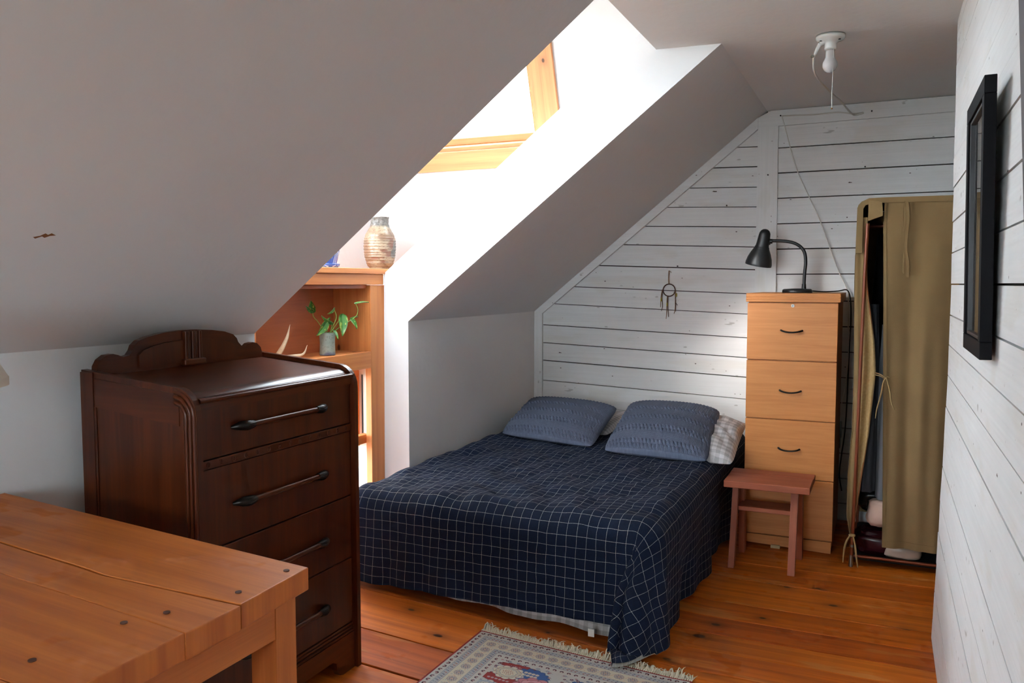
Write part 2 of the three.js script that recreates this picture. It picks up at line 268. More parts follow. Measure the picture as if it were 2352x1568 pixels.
{ // sloped plaster with the dormer opening cut through it, knee walls, flat ceiling
  const slab = [[KX, KH], [RX, CH], [RX, 2.797], [-2.295, 1.452]], knee = [[KX, -0.02], [KX, KH], [-2.295, 1.452], [-2.305, -0.02]];
  const ceil = structGroup('ceiling');
  part('slope', prismZ(slab, (x) => nearCheek(x), 1.8, 'x'), plaster, ceil);
  part('slope', prismZ(slab, -5.34, (x) => farCheek(x), 'x'), plaster, ceil);
  part('flat', prismY([[RX, -5.34], [1.45, -5.34], [1.45, 1.8], [RX, 1.8], [RX, -2.45], [-0.945, -2.45], [-0.945, -3.75], [RX, -3.75]], CH, CH + 0.1, 'x'), plaster, ceil);
  part('bare_patch', prism([[0, 0], [0.02, 0.012], [0.034, 0.006], [0.05, 0.016], [0.072, 0.02], [0.05, 0.028], [0.04, 0.02], [0.026, 0.026], [0.012, 0.014], [-0.012, 0.006]].map(([a, b]) => [a * 0.62, b * 0.75]), (a, b, s) => { const e = 0.0005 + s * 0.0006; return [-1.804 + 0.775 * b + 0.631 * e, 1.506 + 0.631 * b - 0.775 * e, -1.305 - a]; }, 'z'), std({ name: 'bare_brown_board', color: new THREE.Color(0x7a4a20), roughness: 0.9 }), ceil);
  struct('wall_left', prismZ(knee, (x) => nearCheek(x), 1.8, 'z'), plaster);
  struct('wall_left', prismZ(knee, -5.34, (x) => farCheek(x), 'z'), plaster);
}
{ // dormer standing on the slope: two steep sides, each with a skylight, a gable behind the ledge
  const S67 = 0.9409, C67 = 0.3387;                                 // sides 70 degrees steep
  const gable = structGroup('wall_dormer');
  const sideM = (near) => new THREE.Matrix4().makeBasis(new THREE.Vector3(near ? -1 : 1, 0, 0), new THREE.Vector3(0, S67, near ? -C67 : C67), new THREE.Vector3(0, -C67, near ? -S67 : S67)).setPosition(0, 1.45, near ? -1.85 : -4.168);
  const cut = (q) => q / 0.877 - 2.295;                                // where a side meets the roof slab
  for (const near of [false, true]) {
    const [X0, X1, S0, S1] = near ? [-2.5, -1.78, 0.5, 1.3] : [-2.46, -1.605, 0.6956, 1.66];   // skylight opening along x and up the side
    const M = sideM(near), q = (x) => (near ? -x : x), ext = (rect) => {
      const g = new THREE.ExtrudeGeometry(new THREE.Shape(rect.map((p) => new THREE.Vector2(q(p[0]), p[1]))), { depth: 0.12, bevelEnabled: false }); g.translate(0, 0, -0.12); return metric(g, 'x').applyMatrix4(M);
    };
    const low = S1 < 1.31 ? [[cut(S1), S1]] : [[-0.8, 1.31], [-0.8, S1]];
    part('side', join([ext([[-2.75, -0.02], [-2.295, -0.02], [cut(S0), S0], [-2.75, S0]]), ext([[-2.75, S0], [X0, S0], [X0, S1], [-2.75, S1]]), ext([[X1, S0], [cut(S0), S0], ...low, [X1, S1]]),
      ext([[-2.75, S1], ...(S1 < 1.31 ? [[cut(S1), S1], [-0.8, 1.31]] : [[-0.8, S1]]), [-0.8, 2.35], [-2.75, 2.35]])]), plaster, gable);
    const w = structGroup(near ? 'window_2' : 'window_1');
    const local = (x0, s0, z0, x1, s1, z1, grain, off) => box(q(x0), s0, z0, q(x1), s1, z1, 0.003, grain, off).applyMatrix4(M);
    const c0 = X0 - 0.12, c1 = X1 + 0.119;
    part('casing', local(X1, S0 - 0.13, 0.0, c1, S1 + 0.1, 0.022, 'y', [0.16, 0.0]), skyPine, w);
    part('casing', local(c0, S0 - 0.1, 0.0, X1, S0, 0.022, 'x', [0.62, 0.1]), skyPine, w);
    part('casing', local(c0, S1, 0.0, X1, S1 + 0.1, 0.022, 'x'), skyPine, w);
    part('casing', local(c0, S0, 0.0, X0, S1, 0.022, 'y'), skyPine, w);
    part('jamb', local(X1 - 0.02, S0, -0.11, X1 + 0.001, S1, 0.001, 'y', [0.4, 0.2]), skyPine, w);
    part('jamb', local(X0 - 0.001, S0, -0.11, X0 + 0.02, S1, 0.001, 'y'), skyPine, w);
    part('jamb', local(X0 + 0.02, S0 - 0.001, -0.11, X1 - 0.02, S0 + 0.02, 0.001, 'x', [0.2, 0.3]), skyPine, w);
    part('jamb', local(X0 + 0.02, S1 - 0.02, -0.11, X1 - 0.02, S1 + 0.001, 0.001, 'x'), skyPine, w);
    const i0 = X0 + 0.02, i1 = X1 - 0.02, t0 = S0 + 0.02, t1 = S1 - 0.02, e = 0.035;
    part('sash', join([local(i1 - e, t0, -0.1, i1, t1, -0.06), local(i0, t0, -0.1, i0 + e, t1, -0.06), local(i0 + e, t0, -0.1, i1 - e, t0 + e, -0.06), local(i0 + e, t1 - e, -0.1, i1 - e, t1, -0.06)]), skyPine, w);
    part('pane', local(i0 + e, t0 + e, -0.082, i1 - e, t1 - e, -0.078), glass, w);
    const mx = q((X0 + X1) / 2), my = (S0 + S1) / 2, c = new THREE.Vector3(mx, my, -0.16).applyMatrix4(M), t = new THREE.Vector3(mx, my, 1).applyMatrix4(M);
    daylight('window_daylight', c.x, c.y, c.z, t.x, t.y, t.z, X1 - X0 - 0.06, S1 - S0 - 0.06, near ? DAY.near : DAY.far);
  }
  part('head', box(-0.92, 2.5, -4.3, -0.82, 3.7, -1.7, 0), plaster, gable);
  part('top', box(-2.75, 3.6, -4.3, -0.82, 3.7, -1.7, 0), plaster, gable);
  const sh = new THREE.Shape([[-4.3, 0], [-1.72, 0], [-1.72, 1.46], [-2.49, 3.6], [-3.52, 3.6], [-4.3, 1.46]].map((p) => new THREE.Vector2(...p)));
  sh.holes.push(new THREE.Path([[-3.52, 0.16], [-2.95, 0.16], [-2.95, 0.985], [-3.52, 0.985]].map((p) => new THREE.Vector2(...p))));
  sh.holes.push(new THREE.Path([[-3.3, 1.6], [-2.35, 1.6], [-2.35, 2.15], [-3.3, 2.15]].map((p) => new THREE.Vector2(...p))));
  const g = new THREE.ExtrudeGeometry(sh, { depth: 0.1, bevelEnabled: false });
  g.applyMatrix4(new THREE.Matrix4().makeBasis(new THREE.Vector3(0, 0, 1), new THREE.Vector3(0, 1, 0), new THREE.Vector3(-1, 0, 0)).setPosition(-2.7, 0, 0));
  part('gable', metric(g, 'z'), plaster, gable);
  part('return', box(-2.62, 0, -2.58, -2.29, 1.4, -2.43, 0, 'z'), plaster, gable);
}
{ // window in the gable above the ledge
  const w = structGroup('window_5');
  part('frame', join([box(-2.78, 1.6, -3.3, -2.702, 2.15, -3.25, 0.002, 'y'), box(-2.78, 1.6, -2.4, -2.702, 2.15, -2.35, 0.002, 'y'), box(-2.78, 1.6, -3.25, -2.702, 1.65, -2.4, 0.002, 'z'), box(-2.78, 2.1, -3.25, -2.702, 2.15, -2.4, 0.002, 'z')]), shelfPine, w);
  part('pane', box(-2.744, 1.65, -3.25, -2.74, 2.1, -2.4, 0), glass, w);
  daylight('window_daylight', -2.84, 1.88, -2.82, 0, 1.88, -2.82, 0.85, 0.45, DAY.gable);
}
{ // low window under the shelf
  const w = structGroup('window_3');
  part('jamb', box(-2.7, 0.16, -3.54, -2.335, 0.985, -3.52, 0.001, 'y'), shelfPine, w);
  part('jamb_liner', box(-2.47, 0.16, -3.52, -2.345, 0.985, -3.462, 0.002, 'y'), whiteVinyl, w);
  part('track', box(-2.39, 0.64, -3.4635, -2.382, 0.945, -3.4605, 0, 'y'), blackPlastic, w);
  part('jamb_liner', box(-2.47, 0.16, -2.98, -2.345, 0.985, -2.94, 0.002, 'y'), whiteVinyl, w);
  const st = (x0, z0, z1, y0, y1) => {
    part('sash_rail', box(x0, y1 - 0.045, z0, x0 + 0.035, y1, z1, 0.003, 'z'), shelfPine, w); part('sash_rail', box(x0, y0, z0, x0 + 0.035, y0 + 0.05, z1, 0.003, 'z'), shelfPine, w);
    part('sash_stile', box(x0, y0 + 0.05, z0, x0 + 0.035, y1 - 0.045, z0 + 0.036, 0.003, 'y'), shelfPine, w); part('sash_stile', box(x0, y0 + 0.05, z1 - 0.036, x0 + 0.035, y1 - 0.045, z1, 0.003, 'y'), shelfPine, w);
    part('pane', box(x0 + 0.014, y0 + 0.05, z0 + 0.036, x0 + 0.019, y1 - 0.045, z1 - 0.036, 0), glass, w);
  };
  st(-2.385, -3.51, -2.98, 0.17, 0.648); st(-2.44, -3.47, -2.98, 0.58, 0.98);
  daylight('window_daylight', -2.86, 0.57, -3.23, 0, 0.57, -3.23, 0.5, 0.8, DAY.low);
}
{ // the unseen rest of the room: rear wall with a window, the recess behind the right wall
  const g = structGroup('wall_rear');
  for (const b of [[-2.4, -0.1, -1.5, 2.6], [-0.5, -0.1, 0.4, 2.6], [-1.5, -0.1, -0.5, 0.95], [-1.5, 2.0, -0.5, 2.6]]) part('panel', box(b[0], b[1], 1.7, b[2], b[3], 1.8, 0), plaster, g);
  const w = structGroup('window_4');
  part('frame', join([box(-1.5, 0.95, 1.7, -1.44, 2.0, 1.78), box(-0.56, 0.95, 1.7, -0.5, 2.0, 1.78), box(-1.44, 0.95, 1.7, -0.56, 1.01, 1.78), box(-1.44, 1.94, 1.7, -0.56, 2.0, 1.78)]), shelfPine, w);
  part('pane', box(-1.44, 1.01, 1.738, -0.56, 1.94, 1.742, 0), glass, w);
  daylight('window_daylight', -1.0, 1.48, 1.9, -1.0, 1.48, -1, 0.9, 0.95, DAY.rear);
  struct('ground', new THREE.CircleGeometry(40, 48).rotateX(-Math.PI / 2).translate(0, -3, 0), std({ name: 'grass_ground', color: new THREE.Color().setRGB(0.09, 0.11, 0.06), roughness: 1 }));
  struct('wall_porch', box(-2.8, 2.25, 1.8, 1.0, 2.35, 4.8, 0), plaster);                          // porch roof outside, shades the rear window
  struct('wall_recess', box(1.4, -0.1, -5.34, 1.5, 2.6, -3.1, 0), plaster);
  struct('wall_recess', box(0.34, -0.1, -3.3, 1.5, 2.6, -3.2, 0), plaster);
}
// ------------------------------------------------------------------ bed
const navyMap = (() => {
  const r = rand(71), n = 1024, cell = n / 8;
  return tex(n, n, 0.32, 0.32, (u, v) => {
    const x = u * n, y = v * n, wob = 1.6 * (fbm(u, v, 20, 20, 2, 91) - 0.5);
    const dx = Math.abs(mod(x + wob + cell / 2, cell) - cell / 2), dy = Math.abs(mod(y + wob + cell / 2, cell) - cell / 2);
    const weave = 0.5 + 0.25 * Math.sin(x * 1.6) * Math.sin(y * 1.6) + 0.4 * (fbm(u, v, 60, 60, 2, 92) - 0.5), t = fbm(u, v, 4, 4, 2, 94);
    let c = mix3(hex(0x0b1220), hex(0x14213c), clamp(weave * 0.7 + t * 0.3, 0, 1));
    const lx = 1 - sst(dx, 1.4, 2.8), ly = 1 - sst(dy, 1.4, 2.8), th = 0.62 + 0.38 * vn(x * 0.22, y * 0.22, 226, 226, 96);
    return mix3(c, hex(0xd3cfbf), Math.max(lx, ly) * 0.88 * th + 0.1 * lx * ly);
  });
})();
const clothBump = tex(256, 256, 0.06, 0.06, (u, v) => 0.5 + 0.25 * Math.sin(u * 6.283 * 24) * Math.sin(v * 6.283 * 24) + 0.3 * (fbm(u, v, 30, 30, 2, 55) - 0.5), true);
const duvetMat = phys({ specularIntensity: 0.35, name: 'navy_windowpane_cotton', map: navyMap, bumpMap: clothBump, bumpScale: 0.0006, roughness: 0.88, side: THREE.DoubleSide });
const gingham = std({ name: 'grey_gingham_sheet', roughness: 0.9, bumpMap: clothBump, bumpScale: 0.0005, side: THREE.DoubleSide, map: tex(256, 256, 0.08, 0.08, (u, v) => { const a = mod(u * 2, 1) < 0.5, b = mod(v * 2, 1) < 0.5, f = 0.08 * (fbm(u, v, 50, 50, 2, 57) - 0.5); const g = (a && b ? 0.66 : a || b ? 0.76 : 0.86) + f; return [g, g, g * 1.005]; }) });
{
  const bed = thing('bed', 'low double bed base in grey gingham sheet beneath the navy duvet', 'bed', [-1.45, 0, -4.1]);
  const P = (g) => g.translate(1.45, 0, 4.1);
  part('box_spring', P(prismZ([[-2.1, floorY(-2.1) + 0.01], [-0.82, floorY(-0.82) + 0.012], [-0.8, 0.03], [-0.8, 0.24], [-2.12, 0.26], [-2.12, floorY(-2.12) + 0.03]], -5.17, -3.035, 'x')), gingham, bed);
  part('mattress', P(box(-2.12, 0.24, -5.17, -0.81, 0.462, -3.05, 0.06, 'x')), gingham, bed);
  part('sheet_hem', P(sheet(60, 8, (u, v) => [lerp(-2.0, -0.86, u), lerp(0.3, floorY(lerp(-2, -0.86, u)) + 0.012 + 0.012 * fbm(u, 0.5, 9, 2, 2, 14), v), -3.028 + 0.02 * v * v + 0.012 * Math.sin(u * 23) * v + 0.01 * fbm(u, v, 14, 3, 2, 15)], 0.003, (u, v) => [u * 1.14, v * 0.3])), gingham, bed);
}
{ // duvet: flat top, rounded edges, hanging sides, one corner dropping to the floor
  const xl = -2.05, xr = -0.83, zh = -5.12, zf = -3.04, y0 = 0.497, Rr = 0.09, arc = (Math.PI / 2) * Rr, DL = 0.42, DR = 0.5, DF = 0.435, W = xr - xl, L = zf - zh;
  const bend = (s, gam) => (s < arc ? [Rr * Math.sin(s / Rr), Rr * (1 - Math.cos(s / Rr))] : [Rr + (s - arc) * Math.sin(gam), Rr + (s - arc) * Math.cos(gam)]);
  const f = (u, v) => {
    let a = lerp(-DL, W + DR, u), b = lerp(0, L + DF, v);
    const da = a > W ? a - W : a < 0 ? -a : 0, sg = a > W ? 1 : -1, db = Math.max(0, b - L), cx = xl + clamp(a, 0, W), cz = zh + Math.min(b, L);
    let x = cx, y = y0, z = cz; const r = Math.hypot(da, db), puff = 0.028 * (fbm(a / 2 + 0.5, b / 3, 7, 9, 3, 23) - 0.5) + 0.009 * (fbm(a / 2 + 0.5, b / 3, 46, 62, 2, 27) - 0.5) + 0.016 * (fbm(a / 2 + 0.5, b / 3, 22, 30, 2, 29) - 0.5);
    if (r > 1e-6) {
      const phi = Math.atan2(db, da), c2 = Math.sin(2 * phi), gam = 0.04 + (sg > 0 ? 0.2 : 0.1) * c2, psi = phi + (sg > 0 ? 0.95 * c2 : 0.1 * c2) * sm(r / 0.35);
      let [o, d] = bend(r, gam);
      const along = db > 0 && da === 0 ? a : da > 0 && db === 0 ? b : 0, hang = sm((r - arc) / 0.35), edge = 1 - c2;
      if (db > 0 && da === 0) o += hang * (0.02 * Math.sin(along * 15 + 1) * sm((0.55 - along) / 0.5) + 0.012 * Math.sin(along * 33) * (0.3 + 0.7 * sm((0.5 - along) / 0.3)) + 0.02 * (fbm(along / 2, 0.4, 8, 2, 2, 33) - 0.4)) * sm(a / 0.15) * sm((W - a) / 0.15);
      else if (along) o += hang * (0.02 * Math.sin(along * 9 + 2) + 0.012 * Math.sin(along * 21)) * sm((L - b) / 0.3) - hang * 0.015;
      if (c2 > 0 && sg > 0) o += 0.018 * Math.sin(phi * 14) * hang * c2;
      const low = floorY(cx + sg * o * Math.cos(psi)) + 0.022;
      let yy = y0 - d; if (yy < low) { o += (low - yy) * 0.55; yy = low + 0.006 * Math.sin((low - yy) * 40); }
      y = yy; x = cx + sg * o * Math.cos(psi); z = cz + o * Math.sin(psi);
    }
    const topness = 1 - sm(r / 0.12);
    y += puff * (0.35 + 0.65 * topness) + topness * (0.006 * Math.sin(a * 31 + 4 * Math.sin(b * 5)) * fbm(a / 2 + 0.5, b / 3, 5, 6, 2, 41) + 0.006 * Math.sin(b * 26 + 3 * Math.sin(a * 7)) * fbm(a / 2 + 0.5, b / 3, 6, 5, 2, 43));
    x += puff * (1 - topness) * 0.5; z += puff * (1 - topness) * 0.5;
    if (z < -3.5) x = Math.max(x, -2.135);
    return [x, Math.max(y, floorY(x) + 0.016), z];
  };
  const nu = 230, nv = 250, duvet = sheet(nu, nv, f, 0.016, (u, v) => [lerp(-DL, W + DR, u), lerp(0, L + DF, v)]);
  { const ix = duvet.index.array; for (let k = 0; k < ix.length; k += 3) [ix[k + 1], ix[k + 2]] = [ix[k + 2], ix[k + 1]]; duvet.computeVertexNormals(); }
  const d = solo('duvet', duvet, duvetMat, 'navy blue duvet with thin white windowpane check draped over the bed', 'duvet');
  part('care_tag', box(-0.995, 0.055, -2.925, -0.97, 0.085, -2.92, 0.001), std({ name: 'white_tag', color: new THREE.Color(0xeceae6) }), d, 'small white care tag');
}
// pillows: c = four corners (bottom left, bottom right, top left, top right), thickness along the normal
function pillowGeo(c, T, nu, nv, relief = () => 0, uvS = 1) {
  const [A, B, C, D] = c.map(V), nrm = B.clone().sub(A).cross(C.clone().sub(A)).normalize();
  const side = (sg) => sheet(nu, nv, (u, v) => {
    const s = 2 * u - 1, t = 2 * v - 1, k = 0.035, cr = 0.055 * Math.pow(s * s * t * t, 3), s2 = s * (1 - k * (1 - t * t) - cr), t2 = t * (1 - k * (1 - s * s) - cr), uu = (s2 + 1) / 2, vv = (t2 + 1) / 2;
    const p = A.clone().lerp(B, uu).lerp(C.clone().lerp(D, uu), vv), e = Math.pow(Math.max(0, (1 - Math.pow(Math.abs(s), 2.6)) * (1 - Math.pow(Math.abs(t), 2.6))), 0.5);
    const h = sg * T * e * (sg < 0 ? 0.55 : 1) + (sg > 0 ? relief(u, v) * Math.min(1, e * 3) : 0) + 0.008 * (fbm(u, v, 5, 5, 2, 77) - 0.5) * e;
    return p.addScaledVector(nrm, h).toArray();
  }, 0, (u, v) => [u * uvS, v * uvS]);
  const top = side(1), bot = side(-1), ix = bot.index.array; for (let k = 0; k < ix.length; k += 3) [ix[k + 1], ix[k + 2]] = [ix[k + 2], ix[k + 1]]; bot.computeVertexNormals();
  return join([top, bot]);
}
// knitted bands, bottom edge to top edge: [from, to, kind]
const BANDS = [[0.02, 0.1, 'cable'], [0.1, 0.2, 'mesh'], [0.2, 0.29, 'cable'], [0.29, 0.4, 'mesh'], [0.4, 0.48, 'cable'], [0.48, 0.6, 'mesh'], [0.6, 0.67, 'cable'], [0.67, 0.83, 'rib'], [0.83, 0.99, 'waffle']];
const knit = (u, v) => {
  for (const [a, b, k] of BANDS) if (v >= a && v < b) {
    const t = (v - a) / (b - a);
    if (k === 'cable') { const row = t < 0.5 ? 0 : 1, tt = Math.abs(((t * 2) % 1) - 0.5) * 2, uu = mod(u * 27 + (row ? 0.5 : 0) + 0.16 * (((t * 2) % 1) - 0.5), 1); return 0.0125 * Math.pow(Math.max(0, Math.sin(uu * Math.PI)), 0.7) * Math.pow(1 - tt * tt, 0.5) - 0.0065; }
    if (k === 'waffle') { const row = Math.floor(t * 4), uu = mod(u * 27 + (row % 2) * 0.5, 1), tt = mod(t * 4, 1); return 0.01 * Math.pow(Math.sin(uu * Math.PI) * Math.sin(tt * Math.PI), 0.5) - 0.0055; }
    return 0;
  }
  return 0;
};
const knitBump = tex(1024, 1024, 1, 1, (u, v) => {
  const band = BANDS.find(([a, b]) => v >= a && v < b), x = u * 190, y = v * 190;
  if (!band) return 0.5;
  if (band[2] === 'mesh') return 0.35 + 0.5 * Math.abs(Math.sin(x * Math.PI * 0.5) * Math.sin(y * Math.PI * 0.5));
  if (band[2] === 'rib') return 0.35 + 0.5 * Math.pow(Math.abs(Math.sin(x * Math.PI * 0.4)), 0.7);
  return 0.5 + 0.18 * Math.sin(x * 3.1 + y * 3.1);
}, true);
const knitMat = std({ name: 'slate_blue_knit', roughness: 0.95, bumpMap: knitBump, bumpScale: 0.004, map: tex(512, 512, 1, 1, (u, v) => mix3(hex(0x4c5365), hex(0x5d6579), fbm(u, v, 90, 90, 3, 21))) });
solo('knit_pillow', pillowGeo([[-2.03, 0.525, -4.33], [-1.4, 0.525, -4.16], [-2.05, 0.665, -4.86], [-1.455, 0.645, -4.84]], 0.085, 270, 250, knit), knitMat, 'slate blue knitted pillow against the eaves wall, farther from the filing cabinet', 'pillow');
solo('knit_pillow', pillowGeo([[-1.335, 0.52, -4.12], [-0.765, 0.52, -4.06], [-1.385, 0.675, -4.82], [-0.83, 0.67, -4.8]], 0.1, 270, 250, knit), knitMat, 'slate blue knitted pillow nearest the filing cabinet, the plumper of two', 'pillow');
solo('bed_pillow', pillowGeo([[-2.13, 0.53, -4.6], [-1.42, 0.53, -4.5], [-2.1, 0.56, -5.12], [-1.42, 0.56, -5.12]], 0.07, 40, 40, undefined, 0.6), gingham, 'grey gingham pillow hidden beneath the knitted pillow by the eaves wall', 'pillow');
solo('bed_pillow', pillowGeo([[-1.36, 0.52, -4.2], [-0.655, 0.5, -4.13], [-1.36, 0.58, -4.9], [-0.69, 0.6, -4.86]], 0.075, 60, 60, (u, v) => 0.03 * Math.pow(Math.abs(Math.sin(u * 7 + v * 13 + 5 * fbm(u, v, 4, 4, 2, 3))), 0.7) * fbm(u, v, 5, 5, 2, 9), 0.6), gingham, 'crumpled grey gingham pillow sticking out between the knitted pillow and filing cabinet', 'pillow');

// ------------------------------------------------------------------ chest of drawers
{
  const XF = -1.645, XB = -2.075, Z0 = -1.622, Z1 = -2.36, top = (x) => 1.121 + 0.075 * (XF - x);
  const d = thing('chest_of_drawers', 'tall dark mahogany chest of four drawers with arched gallery back', 'dresser', [-1.86, floorY(-1.86), -1.99]);
  const P = (g) => g.translate(1.86, -floorY(-1.86), 1.99), fy = floorY(XF);
  // side panels: profile in x, y with a rounded shoulder at the front
  const sideProfile = (inset) => { const pts = [[XB, floorY(XB)], [XF - inset, fy], [XF - inset, top(XF) - 0.075]]; for (let k = 1; k <= 8; k++) { const a = (k / 8) * Math.PI / 2, r = 0.075 - inset; pts.push([XF - inset - r + r * Math.cos(a), top(XF) - 0.075 + (0.075 - inset) * Math.sin(a) + 0.004]); } pts.push([XB, top(XB) + 0.004 - inset]); return pts; };
  const rib = (z, w, inset) => prismZ(sideProfile(inset), z - w, z, 'y');
  for (const [zs, s] of [[Z0, 1], [Z1, -1]]) {
    const g = [0, 1, 2].map((k) => prismZ(sideProfile(k * 0.016), s > 0 ? zs - 0.022 + k * 0.006 : zs, s > 0 ? zs - 0.016 + k * 0.006 : zs + 0.022, 'y')).filter((_, k) => k === 0);
    const a = s > 0 ? zs - 0.024 : zs, b = s > 0 ? zs - 0.004 : zs + 0.02;
    part('side_panel', P(prismZ(sideProfile(0), a, b, 'y')), mahogany, d);
    for (let k = 0; k < 3; k++) { // three half-round beads following the front edge
      const off = 0.008 + k * 0.014, r = 0.075 - off, pts = [];
      for (let i = 0; i <= 6; i++) pts.push([XF - off, lerp(fy + 0.02, top(XF) - 0.075, i / 6), s > 0 ? zs - 0.004 : zs + 0.001]);
      for (let i = 1; i <= 8; i++) { const q = (i / 8) * Math.PI / 2; pts.push([XF - off - r + r * Math.cos(q), top(XF) - 0.075 + r * Math.sin(q), pts[0][2]]); }
      part('bead', P(tube(pts, 0.0065, 40, 6)), mahogany, d);
    }
    if (s > 0) { part('rear_stile', P(box(XB, floorY(XB), zs - 0.004, XB + 0.05, top(XB) - 0.002, zs + 0.001, 0.001, 'y')), mahogany, d); part('rear_bead', P(box(XB + 0.05, fy + 0.03, zs - 0.004, XB + 0.058, top(XB) - 0.1, zs - 0.001, 0.001, 'y')), mahogany, d); part('top_stile', P(prismZ([[XB + 0.05, top(XB) - 0.1], [XF - 0.06, top(XF) - 0.1], [XF - 0.06, top(XF) - 0.015], [XB + 0.05, top(XB + 0.05) - 0.015]], zs - 0.004, zs - 0.002, 'x')), mahogany, d); }
  }
  // top: a board whose front edge rolls over, then a deep rail
  const roll = [[XB + 0.02, top(XB) - 0.012]]; for (let k = 0; k <= 8; k++) { const a = Math.PI / 2 - (k / 8) * Math.PI / 2, r = 0.05; roll.push([XF - 0.012 - r + r * Math.cos(a), top(XF) - 0.012 - r + r * Math.sin(a)]); }
  roll.push([XF - 0.012, 1.095], [XF - 0.03, 1.095], [XF - 0.07, 1.06], [XB + 0.02, top(XB) - 0.06]);
  part('top', P(toCreasedNormals(prismZ(roll, Z1 + 0.02, Z0 - 0.024, 'z'), 0.7)), mahogany, d);
  part('top_bead', P(tube([[XF - 0.01, 1.087, Z1 + 0.02], [XF - 0.01, 1.087, Z0 - 0.024]], 0.007, 1, 8)), mahogany, d);
  part('carcass', P(box(XB + 0.01, fy + 0.13, Z1 + 0.022, XF - 0.045, 1.06, Z0 - 0.026, 0.001, 'z')), mahogany, d);
  const za = Z1 + 0.0225, zb = Z0 - 0.0265;
  const dr = [[1.079, 0.923], [0.895, 0.673], [0.669, 0.454], [0.45, 0.225]];
  dr.forEach(([y1, y0], i) => {
    const w = part('drawer', P(box(XF - 0.045, y0, za + 0.001, XF - 0.018, y1, zb - 0.001, 0.0025, 'y', [i * 0.7, i * 0.3])), mahogany, d), yh = [1.0, 0.782, 0.558, 0.332][i];
    // bar pull with fluted ends
    const hz0 = -1.8, hz1 = -2.16, hx = XF + 0.006;
    const h = part('handle', P(tube([[hx, yh, hz0 - 0.03], [hx, yh, hz1 + 0.03]], 0.0085, 1, 12)), mahogany, w);
    for (const [z, s] of [[hz0, 1], [hz1, -1]]) {
      const fl = [taper([[hx, yh, z - s * 0.035], [hx, yh, z - s * 0.01], [hx - 0.008, yh, z + s * 0.012], [XF - 0.018, yh - 0.003, z + s * 0.03]], [0.011, 0.014, 0.013, 0.004], 14, 14)];
      for (let k = 0; k < 7; k++) { const q = (k / 6 - 0.5) * 2.4; fl.push(taper([[hx + 0.01 * Math.cos(q), yh + 0.01 * Math.sin(q), z - s * 0.034], [hx + 0.0125 * Math.cos(q), yh + 0.0125 * Math.sin(q), z - s * 0.008], [hx - 0.01 + 0.012 * Math.cos(q), yh + 0.012 * Math.sin(q), z + s * 0.014]], [0.0018, 0.0024, 0.001], 8, 5)); }
      part('handle_end', P(join(fl)), blackIron, w, 'black fluted handle end');
    }
  });
  // carved strip between the first two drawers
  part('carved_rail', P(box(XF - 0.045, 0.897, za, XF - 0.014, 0.921, zb, 0.002, 'z')), mahogany, d);
  const ros = []; for (let k = 0; k < 14; k++) { const t = new THREE.TorusGeometry(0.0065, 0.0018, 5, 12); t.rotateY(Math.PI / 2); t.translate(XF - 0.0135, 0.909, lerp(za + 0.03, zb - 0.03, k / 13)); ros.push(t); const c = new THREE.SphereGeometry(0.0028, 8, 6); c.translate(XF - 0.0135, 0.909, lerp(za + 0.03, zb - 0.03, k / 13)); ros.push(c); }
  part('rosette_row', P(join(ros)), mahogany, d);
  for (let k = 0; k < 3; k++) part('base_moulding', P(box(XF - 0.045, 0.192 + k * 0.01, za, XF - 0.012 - k * 0.003, 0.2 + k * 0.01, zb, 0.002, 'z')), mahogany, d);
  // shaped apron with bracket feet
  const q = (z, y) => [z, y], ap = [q(za, fy), q(za + 0.022, fy - 0.0), q(za + 0.06, fy - 0.002), q(za + 0.085, fy + 0.006), q(za + 0.1, fy + 0.028), q(za + 0.106, fy + 0.055), q(za + 0.125, fy + 0.066), q(za + 0.16, fy + 0.066), q(zb - 0.16, fy + 0.066), q(zb - 0.125, fy + 0.066), q(zb - 0.106, fy + 0.055), q(zb - 0.1, fy + 0.028), q(zb - 0.085, fy + 0.006), q(zb - 0.06, fy - 0.002), q(zb - 0.022, fy), q(zb, fy), q(zb, 0.19), q(za, 0.19)];
  part('apron', P(prismX(ap, XF - 0.035, XF - 0.012, 'z')), mahogany, d);
  // arched gallery along the back
  const gal = [[-1.69, 1.14], [-1.692, 1.166], [-1.702, 1.184], [-1.72, 1.196], [-1.74, 1.198], [-1.756, 1.193], [-1.77, 1.186], [-1.79, 1.19], [-1.8, 1.203], [-1.806, 1.218], [-1.822, 1.231], [-1.85, 1.24], [-1.9, 1.249], [-1.96, 1.253], [-2.02, 1.253], [-2.08, 1.248], [-2.13, 1.24], [-2.165, 1.228], [-2.18, 1.214], [-2.186, 1.2], [-2.2, 1.186], [-2.218, 1.182], [-2.232, 1.192], [-2.25, 1.195], [-2.268, 1.19], [-2.284, 1.175], [-2.29, 1.155], [-2.292, 1.13]];
  for (const q2 of gal) q2[0] = -1.64 + 1.141 * (q2[0] + 1.69);
  const gallery = part('gallery', P(prismX(gal, -2.052, -2.03, 'z')), mahogany, d);
  const inner = gal.slice(9, 20).map(([z, y]) => [lerp(z, -1.985, 0.05), y - 0.03]);
  part('gallery_panel', P(prismX([[inner[0][0], 1.15], ...inner, [inner[10][0], 1.15]], -2.032, -2.024, 'y')), mahogany, gallery);
  for (let k = 0; k < 5; k++) part('flute', P(box(-2.03, 1.155, -1.955 - k * 0.0145, -2.014 - (k % 2) * 0.003, 1.25, -1.967 - k * 0.0145, 0.003, 'y')), mahogany, gallery);
  part('flute_foot', P(box(-2.03, 1.142, -1.945, -2.006, 1.162, -2.035, 0.005, 'z')), mahogany, gallery);
}

